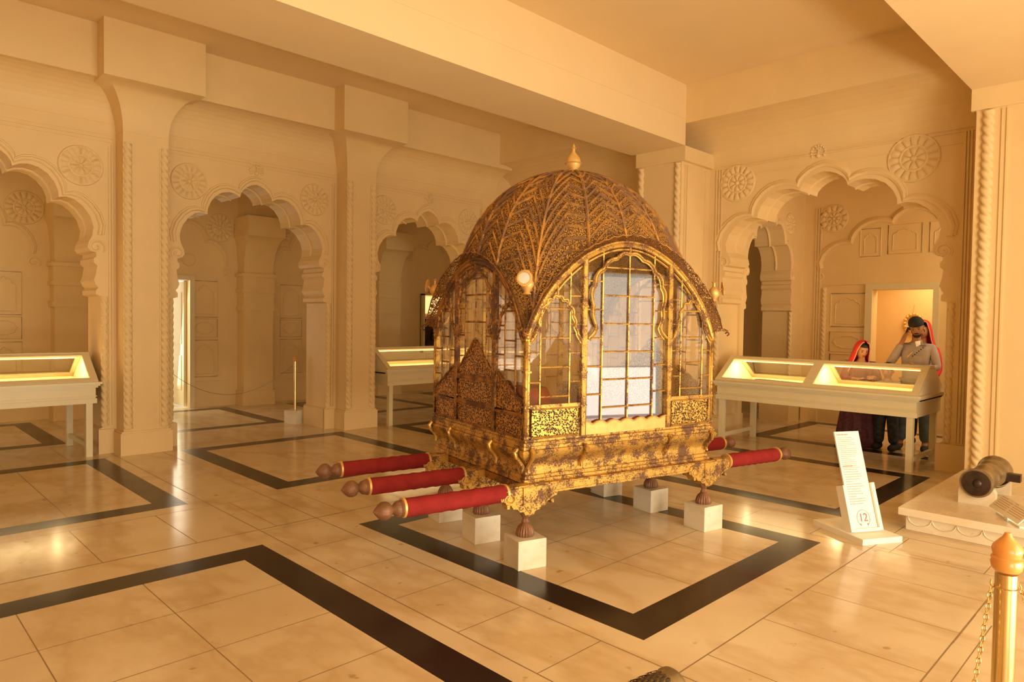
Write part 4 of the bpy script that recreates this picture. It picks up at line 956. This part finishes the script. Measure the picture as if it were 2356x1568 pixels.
def head_rings(T, s=1.0):
    """head surface with brow, nose, mouth and chin; local: x right-left, y toward the face is -, z up, origin at the head centre"""
    rings = []; n = 28
    for j in range(19):
        t = -pi / 2 + pi * j / 18; q = max(cos(t), .02); zz = sin(t) * .118; ring = []
        for i in range(n):
            a = 2 * pi * i / n; x, y = cos(a), sin(a); fr = max(0, -y) ** 2
            rx = .076 * q * (1 - .20 * max(0, -sin(t)) ** 1.3); ry = .094 * q * (1 - .04 * max(0, -sin(t)))
            px_, py_ = rx * x, ry * y
            if y < 0:
                cx = math.exp(-(px_ / .016) ** 2)
                py_ -= .024 * cx * math.exp(-((zz + .018) / .016) ** 2) + .012 * cx * math.exp(-((zz - .006) / .02) ** 2)   # nose
                py_ -= .007 * math.exp(-(px_ / .026) ** 2) * math.exp(-((zz + .052) / .010) ** 2)  # lips
                py_ -= .010 * math.exp(-(px_ / .03) ** 2) * math.exp(-((zz + .092) / .018) ** 2)   # chin
                py_ += .008 * (math.exp(-((abs(px_) - .030) / .014) ** 2)) * math.exp(-((zz - .008) / .012) ** 2)  # eye sockets
                py_ -= .004 * math.exp(-((zz - .030) / .010) ** 2) * fr  # brow
            ring.append(T(px_ * s, py_ * s, zz * s))
        rings.append(ring)
    return rings
def face_parts(T, body, mat, s=1, hairy=False):
    for sx in (-1, 1):
        mb = MB(); c = T(sx * .030 * s, -.080 * s, .008 * s); mb.sphere(c, (.011 * s, .008 * s, .008 * s), 10, 8); mb.build('eye', WHITEP if False else HAIR, body)
        mb = MB(); mb.tube([T(sx * (.016 + .030 * t) * s, (-.0905 + .010 * t) * s, (.027 + .004 * sin(pi * t)) * s) for t in np.linspace(0, 1, 5)], .0035 * s, 5); mb.build('eyebrow', HAIR, body)
        mb = MB(); c = T(sx * .078 * s, .008 * s, -.005 * s); mb.sphere(c, (.010 * s, .018 * s, .030 * s), 10, 8); mb.build('ear', mat, body)
    mb = MB(); mb.tube([T((-.022 + .044 * t) * s, (-.0985 + .006 * abs(2 * t - 1)) * s, (-.052 + .002 * abs(2 * t - 1)) * s) for t in np.linspace(0, 1, 7)], .0032 * s, 5); mb.build('mouth', PINKC, body)
def rotT(c, yaw=0, pitch=0, roll=0):
    M = Matrix.Translation(c) @ Euler((pitch, roll, yaw)).to_matrix().to_4x4()
    return lambda x, y, z: tuple(M @ Vector((x, y, z)))
def join_body(name, objs_mb, skin_o, mat):
    """append extra surface (head) to the skinned body mesh so that the body is one mesh"""
    me = skin_o.data; v = [tuple(p.co) for p in me.vertices]; f = [tuple(p.vertices) for p in me.polygons]; o_ = len(v)
    v += objs_mb.v; f += [[i + o_ for i in q] for q in objs_mb.f]
    m2 = bpy.data.meshes.new(name); m2.from_pydata(v, [], f); m2.materials.append(mat); m2.polygons.foreach_set('use_smooth', [True] * len(f)); m2.update()
    skin_o.data = m2; skin_o.name = name; return skin_o
def hand(J, E, wrist, key, base, d, side, curl=.5, s=1):
    """palm and five fingers from the wrist joint; d: hand direction, side: direction across the palm towards the thumb"""
    d = Vector(d).normalized(); side = Vector(side).normalized(); nrm = d.cross(side).normalized(); b = Vector(base)
    J[key + 'p1'] = (tuple(b + d * .03 * s), (.034 * s, .018 * s)); J[key + 'p2'] = (tuple(b + d * .075 * s), (.036 * s, .015 * s)); E += [(wrist, key + 'p1'), (key + 'p1', key + 'p2')]
    for k, (off, ln) in enumerate(((.030, .072), (.010, .080), (-.010, .075), (-.030, .058))):
        p = b + (d * .088 + side * off) * s; prev = key + 'p2'
        for q in range(3):
            c_ = curl * (q + .6); dd = (d * cos(c_) + nrm * sin(c_)); nm = '%sf%d%d' % (key, k, q)
            J[nm] = (tuple(p), (.0095 - .001 * q) * s); E.append((prev, nm)); prev = nm; p = p + dd * ln / 2.4 * s
    t0 = b + (d * .035 + side * .036) * s; J[key + 't0'] = (tuple(t0), .012 * s); J[key + 't1'] = (tuple(t0 + (d * .7 + side * .6) * .034 * s), .011 * s); J[key + 't2'] = (tuple(t0 + (d * .7 + side * .6) * .034 * s + (d + nrm * .4) * .026 * s), .009 * s)
    E += [(key + 'p1', key + 't0'), (key + 't0', key + 't1'), (key + 't1', key + 't2')]

# man on the phone
MX, MY = 9.88, 2.61
mn = empty('person', (MX, MY, 0), radians(-84)); things(mn, 'man in grey buttoned jacket and black cap holding a phone to his ear', 'person')
J = {'hip': ((0, 0, .90), .12), 'belly': ((0, 0, 1.05), .12), 'chest': ((0, .01, 1.25), .13), 'neck0': ((0, .0, 1.385), .055), 'neck1': ((0, -.015, 1.44), .052), 'skull': ((0, -.025, 1.53), .06),
     'sl': ((.17, .01, 1.325), .052), 'el': ((.245, -.06, 1.07), .040), 'wl': ((.06, -.215, 1.075), .028), 'sr': ((-.17, .01, 1.325), .052), 'er': ((-.275, -.13, 1.105), .040), 'wr': ((-.135, -.135, 1.40), .027),
     'hl': ((.085, 0, .84), .085), 'kl': ((.11, -.01, .47), .055), 'al': ((.13, .01, .10), .04), 'tl': ((.14, -.11, .045), .038), 'hr': ((-.085, 0, .84), .085), 'kr': ((-.12, -.01, .47), .055), 'ar': ((-.15, .01, .10), .04), 'tr': ((-.165, -.11, .045), .038)}
E_ = [('hip', 'belly'), ('belly', 'chest'), ('chest', 'neck0'), ('neck0', 'neck1'), ('neck1', 'skull'), ('chest', 'sl'), ('sl', 'el'), ('el', 'wl'), ('chest', 'sr'), ('sr', 'er'), ('er', 'wr'), ('hip', 'hl'), ('hl', 'kl'), ('kl', 'al'), ('al', 'tl'), ('hip', 'hr'), ('hr', 'kr'), ('kr', 'ar'), ('ar', 'tr')]
hand(J, E_, 'wl', 'L', (.045, -.222, 1.077), (-1, -.1, .02), (0, -.1, 1), .35); hand(J, E_, 'wr', 'R', (-.132, -.13, 1.41), (.22, .35, .9), (.5, -.8, .2), .5)
body = skinned('body', J, E_, SKIN, mn, 'hip')
HT = rotT((0, -.045, 1.575), yaw=radians(4), pitch=radians(22), roll=radians(-6))
mbh = MB(); mbh.loft(head_rings(HT)); body = join_body('body', mbh, body, SKIN); face_parts(HT, body, SKIN)
mb = MB(); rings = []
for t in np.linspace(-.18, pi / 2, 12): rings.append([HT((.088 + .004 * sin(9 * a)) * cos(a) * max(cos(t), .02), (.008 + .105 * sin(a) * max(cos(t), .02)), .060 + .088 * sin(t)) for a in np.linspace(0, 2 * pi, 29)[:-1]])
mb.loft(rings); mb.build('cap', BLACKC, mn)
mb = MB(); rings = [[HT((.058 - .008 * k) * cos(a), -.024 + (.066 - .004 * k) * sin(a), -.068 - .018 * k) for a in np.linspace(pi * 1.05, 1.95 * pi, 15)] for k in range(3)]
mb.loft(rings, closed=False); mb.tube([HT(-.024, -.092, -.041), HT(0, -.104, -.037), HT(.024, -.092, -.041)], .004, 6); mb.build('beard', HAIR, body)
JJ = {'hem': ((0, 0, .80), (.185, .14)), 'hip': ((0, 0, .93), (.17, .135)), 'belly': ((0, -.005, 1.07), (.165, .13)), 'chest': ((0, .005, 1.24), (.175, .135)), 'top': ((0, .0, 1.345), (.12, .09)), 'col': ((0, -.008, 1.41), .066),
      'sl': ((.175, .01, 1.32), .066), 'ul': ((.215, -.03, 1.19), .056), 'el': ((.25, -.065, 1.07), .054), 'wl': ((.085, -.205, 1.075), .040), 'sr': ((-.175, .01, 1.32), .066), 'ur': ((-.225, -.06, 1.21), .056), 'er': ((-.278, -.13, 1.10), .054), 'wr': ((-.148, -.13, 1.375), .040)}
jk = skinned('jacket', JJ, [('hem', 'hip'), ('hip', 'belly'), ('belly', 'chest'), ('chest', 'top'), ('top', 'col'), ('chest', 'sl'), ('sl', 'ul'), ('ul', 'el'), ('el', 'wl'), ('chest', 'sr'), ('sr', 'ur'), ('ur', 'er'), ('er', 'wr')], GREYC, mn, 'belly')
mb = MB()
for k in range(6): mb.sphere((.095 - .022 * k, -.135 - .003 * k, 1.325 - .022 * k), (.008, .008, .008), 8, 6)
mb.build('buttons', BLACKC, jk)
mb = MB(); mb.tube([(-.02, -.135, 1.27), (-.075, -.15, 1.20)], .007, 6); mb.build('pen', PALEGOLD, jk)
mb = MB(); mb.add([(.0, -.115, 1.40), (.055, -.085, 1.415), (.06, -.12, 1.36), (.02, -.135, 1.335)], [(0, 1, 2, 3)]); mb.add([(.0, -.105, 1.40), (.055, -.075, 1.415), (.06, -.11, 1.36), (.02, -.125, 1.335)], [(0, 1, 2, 3)]); mb.build('collar_flap', WHITEP, jk)
JT = {'w': ((0, 0, .90), (.15, .12)), 'hl': ((.09, 0, .80), .10), 'kl': ((.115, -.01, .47), .075), 'al': ((.13, .01, .10), .07), 'hr': ((-.09, 0, .80), .10), 'kr': ((-.125, -.01, .47), .075), 'ar': ((-.15, .01, .10), .07)}
skinned('trousers', JT, [('w', 'hl'), ('hl', 'kl'), ('kl', 'al'), ('w', 'hr'), ('hr', 'kr'), ('kr', 'ar')], JEANS, mn, 'w')
def shoe(parent, x, y, mat, L=.25, rz=0):
    mb = MB(); rings = []
    for t in np.linspace(0, 1, 9):
        wd = .038 + .012 * sin(pi * min(1, t * 1.1)); h = .10 - .03 * t; q = .35 if t in (0, 1) else 1
        rings.append([(x + wd * q * cos(a), y + .07 - L * t, .005 + h * (.5 + .5 * sin(a)) * (q * .5 + .5)) for a in np.linspace(0, 2 * pi, 15)[:-1]])
    mb.loft(rings); return mb.build('shoe', mat, parent)
shoe(mn, .14, -.01, DARKT); shoe(mn, -.16, -.01, DARKT)
mb = MB(); mb.box(-.012, .012, -.03, .03, -.06, .06); ph = mb.build('phone', BLACKC); ph.matrix_world = Matrix.Translation((MX, MY, 0)) @ Matrix.Rotation(radians(-84), 4, 'Z') @ Matrix.Translation((-.100, -.085, 1.515)) @ Euler((radians(20), radians(14), radians(8))).to_matrix().to_4x4(); things(ph, 'black phone held at the ear of the man in the cap', 'phone')

def robe(prof, fold=.05, n=64, lobes=11, T=I, seed=0, c=(0, 0)):
    rings = []; rnd = random.Random(seed); ph_ = [rnd.uniform(0, 6) for _ in range(4)]
    for (rx, ry, z, k) in prof:
        rings.append([T(c[0] + rx * cos(a) * (1 + fold * k * (sin(lobes * a + ph_[0]) + .5 * sin((lobes * 2 + 1) * a + ph_[1]))), c[1] + ry * sin(a) * (1 + fold * k * (sin(lobes * a + ph_[0]) + .5 * sin((lobes * 2 + 1) * a + ph_[1]))), z) for a in np.linspace(0, 2 * pi, n + 1)[:-1]])
    return rings
def veil(parent, c, T, mat, s=1.0, drop=.30):
    """cloth over head and shoulders, open at the face"""
    mb = MB(); rings = []; n = 26
    for j, t in enumerate(np.linspace(0, 1, 18)):
        op = radians(38 + 22 * min(1, t * 2.2)) if t > .12 else radians(75 * t / .12 * .35 + 2)
        a0 = -pi / 2 + op; a1 = 1.5 * pi - op
        if t < .55: u_ = t / .55; q = sin(u_ * pi / 2) ** .75; z = .145 - .20 * u_ ** 2.0; rx, ry = .105 * q, .125 * q
        else: u_ = (t - .55) / .45; rx, ry = .105 + .085 * u_, .125 + .03 * u_; z = -.055 - drop * u_
        rings.append([T((rx + .006 * sin(7 * a + j * .4)) * cos(a) * s, (.012 + (ry + .006 * sin(5 * a)) * sin(a)) * s, z * s) for a in np.linspace(a0, a1, n)])
    mb.loft(rings, closed=False); v = mb.build('veil', mat, parent)
    mb = MB()
    for e in (0, -1): mb.tube([r[e] for r in rings[2:]], .007 * s, 5)
    mb.build('veil_hem', PINKC if mat is not REDV else simple_hem, v); return v
simple_hem = simple('pale_orange_hem', (.85, .42, .22), .6)
# woman in the red veil
wm = empty('person', (9.70, 3.22, 0), radians(-62)); things(wm, 'woman in red veil and purple dress leaning over the long case', 'person')
J = {'hip': ((0, .04, .74), .11), 'belly': ((0, .02, .88), .10), 'chest': ((0, -.02, 1.02), .11), 'neck0': ((0, -.055, 1.13), .045), 'neck1': ((0, -.075, 1.18), .042), 'skull': ((0, -.09, 1.25), .055),
     'sl': ((.15, -.02, 1.075), .045), 'el': ((.20, -.09, .88), .035), 'wl': ((.12, -.26, .93), .024), 'sr': ((-.15, -.02, 1.075), .045), 'er': ((-.20, -.08, .88), .035), 'wr': ((-.10, -.24, .90), .024),
     'hl': ((.08, .03, .68), .08), 'kl': ((.09, .02, .38), .05), 'al': ((.09, .04, .08), .036), 'tl': ((.09, -.06, .035), .03), 'hr': ((-.08, .03, .68), .08), 'kr': ((-.09, .02, .38), .05), 'ar': ((-.09, .04, .08), .036), 'tr': ((-.09, -.06, .035), .03)}
E_ = [('hip', 'belly'), ('belly', 'chest'), ('chest', 'neck0'), ('neck0', 'neck1'), ('neck1', 'skull'), ('chest', 'sl'), ('sl', 'el'), ('el', 'wl'), ('chest', 'sr'), ('sr', 'er'), ('er', 'wr'), ('hip', 'hl'), ('hl', 'kl'), ('kl', 'al'), ('al', 'tl'), ('hip', 'hr'), ('hr', 'kr'), ('kr', 'ar'), ('ar', 'tr')]
hand(J, E_, 'wl', 'L', (.115, -.27, .93), (-.5, -.8, 0), (-.8, .5, .2), .4, .88); hand(J, E_, 'wr', 'R', (-.095, -.25, .90), (.5, -.8, 0), (.8, .5, .2), .4, .88)
wb_ = skinned('body', J, E_, SKIN2, wm, 'hip')
HT = rotT((0, -.10, 1.265), yaw=radians(14), pitch=radians(20), roll=radians(5)); mbh = MB(); mbh.loft(head_rings(HT, .9)); wb_ = join_body('body', mbh, wb_, SKIN2); face_parts(HT, wb_, SKIN2, .9)
mb = MB(); rings = []
for t in np.linspace(.50, pi / 2, 8): rings.append([HT(.078 * cos(a) * max(cos(t), .02), .012 + .092 * sin(a) * max(cos(t), .02), .022 + .088 * sin(t)) for a in np.linspace(0, 2 * pi, 25)[:-1]])
mb.loft(rings); mb.build('hair', HAIR, wm)
veil(wm, None, HT, REDV, .95, .42)
mb = MB(); mb.loft(robe([(.26, .24, .015, 1), (.245, .22, .2, 1), (.215, .195, .42, .9), (.18, .16, .62, .6), (.155, .13, .80, .3), (.13, .11, .90, .1)], .06, lobes=13, seed=3, c=(0, .02)), cap=False); mb.build('skirt', PURPLE, wm)
JJ = {'hip': ((0, .03, .84), (.14, .12)), 'belly': ((0, .01, .94), (.14, .12)), 'chest': ((0, -.02, 1.03), (.145, .12)), 'top': ((0, -.04, 1.10), (.09, .07)), 'sl': ((.155, -.02, 1.075), .062), 'el': ((.205, -.09, .88), .055), 'wl': ((.13, -.24, .925), .042), 'sr': ((-.155, -.02, 1.075), .062), 'er': ((-.205, -.08, .88), .055), 'wr': ((-.11, -.22, .90), .042)}
skinned('blouse', JJ, [('hip', 'belly'), ('belly', 'chest'), ('chest', 'top'), ('chest', 'sl'), ('sl', 'el'), ('el', 'wl'), ('chest', 'sr'), ('sr', 'er'), ('er', 'wr')], PINKC, wm, 'belly')
mb = MB(); rings = [[(.16 + .05 * k / 6 + (.05 + .03 * k / 6) * s_, .02 - .02 * s_ + .012 * sin(8 * s_ + k * .3), 1.0 - .97 * k / 6) for s_ in np.linspace(-1, 1, 9)] for k in range(7)]
r2 = [[(x, y + .015, z) for x, y, z in r] for r in rings]; mb.loft([a + b[::-1] for a, b in zip(rings, r2)]); mb.build('red_drape', REDV, wm)
shoe(wm, .09, .0, DARKT, .22); shoe(wm, -.09, .0, DARKT, .22)

# child, mostly hidden by the case
ch = empty('person', (9.60, 2.85, 0), radians(-90)); things(ch, 'child with black hair and dark trousers, mostly hidden behind the long case', 'person')
J = {'hip': ((0, 0, .58), .085), 'belly': ((0, 0, .69), .08), 'chest': ((0, 0, .81), .09), 'neck0': ((0, 0, .905), .038), 'neck1': ((0, -.01, .945), .036), 'skull': ((0, -.01, .99), .05), 'sl': ((.12, 0, .86), .034), 'el': ((.16, -.02, .68), .028), 'wl': ((.13, -.13, .62), .02), 'sr': ((-.12, 0, .86), .034), 'er': ((-.16, -.02, .68), .028), 'wr': ((-.14, -.12, .62), .02),
     'hl': ((.06, 0, .53), .06), 'kl': ((.075, -.01, .30), .042), 'al': ((.085, .01, .07), .03), 'tl': ((.09, -.06, .03), .026), 'hr': ((-.06, 0, .53), .06), 'kr': ((-.075, -.01, .30), .042), 'ar': ((-.085, .01, .07), .03), 'tr': ((-.09, -.06, .03), .026)}
hand(J, E_ := [('hip', 'belly'), ('belly', 'chest'), ('chest', 'neck0'), ('neck0', 'neck1'), ('neck1', 'skull'), ('chest', 'sl'), ('sl', 'el'), ('el', 'wl'), ('chest', 'sr'), ('sr', 'er'), ('er', 'wr'), ('hip', 'hl'), ('hl', 'kl'), ('kl', 'al'), ('al', 'tl'), ('hip', 'hr'), ('hr', 'kr'), ('kr', 'ar'), ('ar', 'tr')], 'wl', 'L', (.13, -.135, .62), (0, -1, -.1), (-1, 0, 0), .4, .7)
hand(J, E_, 'wr', 'R', (-.14, -.125, .62), (0, -1, -.1), (1, 0, 0), .4, .7)
cb = skinned('body', J, E_, SKIN, ch, 'hip'); HT = rotT((0, -.015, 1.02), pitch=radians(15)); mbh = MB(); mbh.loft(head_rings(HT, .86)); cb = join_body('body', mbh, cb, SKIN); face_parts(HT, cb, SKIN, .86)
mb = MB(); rings = []
for t in np.linspace(-.05, pi / 2, 9): rings.append([HT((.074 + .003 * sin(11 * a)) * cos(a) * max(cos(t), .02), .014 + .088 * sin(a) * max(cos(t), .02), .018 + .092 * sin(t)) for a in np.linspace(0, 2 * pi, 25)[:-1]])
mb.loft(rings); mb.build('hair', HAIR, ch)
skinned('shirt', {'h': ((0, 0, .60), (.11, .09)), 'b': ((0, 0, .70), (.105, .09)), 'c': ((0, 0, .82), (.11, .09)), 't': ((0, 0, .885), .055), 'sl': ((.125, 0, .86), .046), 'el': ((.165, -.02, .69), .04), 'wl': ((.14, -.10, .635), .034), 'sr': ((-.125, 0, .86), .046), 'er': ((-.165, -.02, .69), .04), 'wr': ((-.145, -.09, .635), .034)}, [('h', 'b'), ('b', 'c'), ('c', 't'), ('c', 'sl'), ('sl', 'el'), ('el', 'wl'), ('c', 'sr'), ('sr', 'er'), ('er', 'wr')], GREYC, ch, 'b')
skinned('trousers', {'w': ((0, 0, .60), (.11, .09)), 'hl': ((.065, 0, .52), .08), 'kl': ((.078, -.01, .30), .070), 'al': ((.088, .01, .07), .062), 'hr': ((-.065, 0, .52), .08), 'kr': ((-.078, -.01, .30), .070), 'ar': ((-.088, .01, .07), .062)}, [('w', 'hl'), ('hl', 'kl'), ('kl', 'al'), ('w', 'hr'), ('hr', 'kr'), ('kr', 'ar')], DARKT, ch, 'w')
shoe(ch, .09, -.01, BLACKC, .20); shoe(ch, -.09, -.01, BLACKC, .20)

# second veiled woman behind the man
w2 = empty('person', (10.36, 2.655, 0), radians(-88)); things(w2, 'person in a red veil and black trousers standing right behind the man in grey', 'person')
J = {'hip': ((0, 0, .88), .11), 'belly': ((0, 0, 1.02), .10), 'chest': ((0, 0, 1.20), .11), 'neck0': ((0, 0, 1.34), .045), 'neck1': ((0, -.01, 1.40), .042), 'skull': ((0, -.02, 1.48), .055), 'sl': ((.15, 0, 1.28), .044), 'el': ((.19, -.02, 1.03), .034), 'wl': ((.17, -.16, .90), .024), 'sr': ((-.15, 0, 1.28), .044), 'er': ((-.19, -.02, 1.03), .034), 'wr': ((-.17, -.16, .90), .024),
     'hl': ((.08, 0, .82), .08), 'kl': ((.09, -.01, .45), .05), 'al': ((.10, .01, .09), .036), 'tl': ((.10, -.09, .04), .03), 'hr': ((-.08, 0, .82), .08), 'kr': ((-.09, -.01, .45), .05), 'ar': ((-.10, .01, .09), .036), 'tr': ((-.10, -.09, .04), .03)}
E_ = [('hip', 'belly'), ('belly', 'chest'), ('chest', 'neck0'), ('neck0', 'neck1'), ('neck1', 'skull'), ('chest', 'sl'), ('sl', 'el'), ('el', 'wl'), ('chest', 'sr'), ('sr', 'er'), ('er', 'wr'), ('hip', 'hl'), ('hl', 'kl'), ('kl', 'al'), ('al', 'tl'), ('hip', 'hr'), ('hr', 'kr'), ('kr', 'ar'), ('ar', 'tr')]
hand(J, E_, 'wl', 'L', (.17, -.17, .90), (-.3, -.9, 0), (-1, .2, 0), .4, .88); hand(J, E_, 'wr', 'R', (-.17, -.17, .90), (.3, -.9, 0), (1, .2, 0), .4, .88)
b2 = skinned('body', J, E_, SKIN2, w2, 'hip'); HT = rotT((0, -.03, 1.535), pitch=radians(10)); mbh = MB(); mbh.loft(head_rings(HT, .92)); b2 = join_body('body', mbh, b2, SKIN2); face_parts(HT, b2, SKIN2, .92)
mb = MB(); rings = []
for t in np.linspace(.50, pi / 2, 8): rings.append([HT(.080 * cos(a) * max(cos(t), .02), .012 + .094 * sin(a) * max(cos(t), .02), .022 + .090 * sin(t)) for a in np.linspace(0, 2 * pi, 25)[:-1]])
mb.loft(rings); mb.build('hair', HAIR, w2)
veil(w2, None, HT, REDV, 1.0, .40)
skinned('tunic', {'h': ((0, 0, .66), (.18, .14)), 'b': ((0, 0, 1.0), (.15, .12)), 'c': ((0, 0, 1.2), (.15, .12)), 't': ((0, 0, 1.31), .07), 'sl': ((.155, 0, 1.28), .058), 'el': ((.195, -.02, 1.03), .048), 'wl': ((.175, -.14, .92), .04), 'sr': ((-.155, 0, 1.28), .058), 'er': ((-.195, -.02, 1.03), .048), 'wr': ((-.175, -.14, .92), .04)}, [('h', 'b'), ('b', 'c'), ('c', 't'), ('c', 'sl'), ('sl', 'el'), ('el', 'wl'), ('c', 'sr'), ('sr', 'er'), ('er', 'wr')], REDV, w2, 'b')
skinned('trousers', {'w': ((0, 0, .90), (.13, .10)), 'hl': ((.08, 0, .80), .09), 'kl': ((.09, -.01, .45), .066), 'al': ((.10, .01, .09), .055), 'hr': ((-.08, 0, .80), .09), 'kr': ((-.09, -.01, .45), .066), 'ar': ((-.10, .01, .09), .055)}, [('w', 'hl'), ('hl', 'kl'), ('kl', 'al'), ('w', 'hr'), ('hr', 'kr'), ('kr', 'ar')], BLACKC, w2, 'w')
shoe(w2, .10, -.01, BLACKC); shoe(w2, -.10, -.01, BLACKC)

# gilt wreath hanging on the alcove wall
mb = MB(); c = (12.66, 3.40, 1.64)
for k in range(16):
    a = 2 * pi * k / 16; mb.sphere((c[0], c[1] + .13 * cos(a), c[2] + .15 * sin(a)), (.02, .030, .030), 8, 6)
mb.tube([(c[0] + .01, c[1] + .13 * cos(a), c[2] + .15 * sin(a)) for a in np.linspace(0, 2 * pi, 25)[:-1]], .014, 6, closed=True)
mb.tube([(c[0] + .02, c[1] + .02, c[2] + .15), (c[0] + .03, c[1], c[2] + .30)], .004, 4)
o = mb.build('wreath', PALEGOLD); things(o, 'gold ring-shaped wreath on the alcove wall left of the cap', 'wreath')
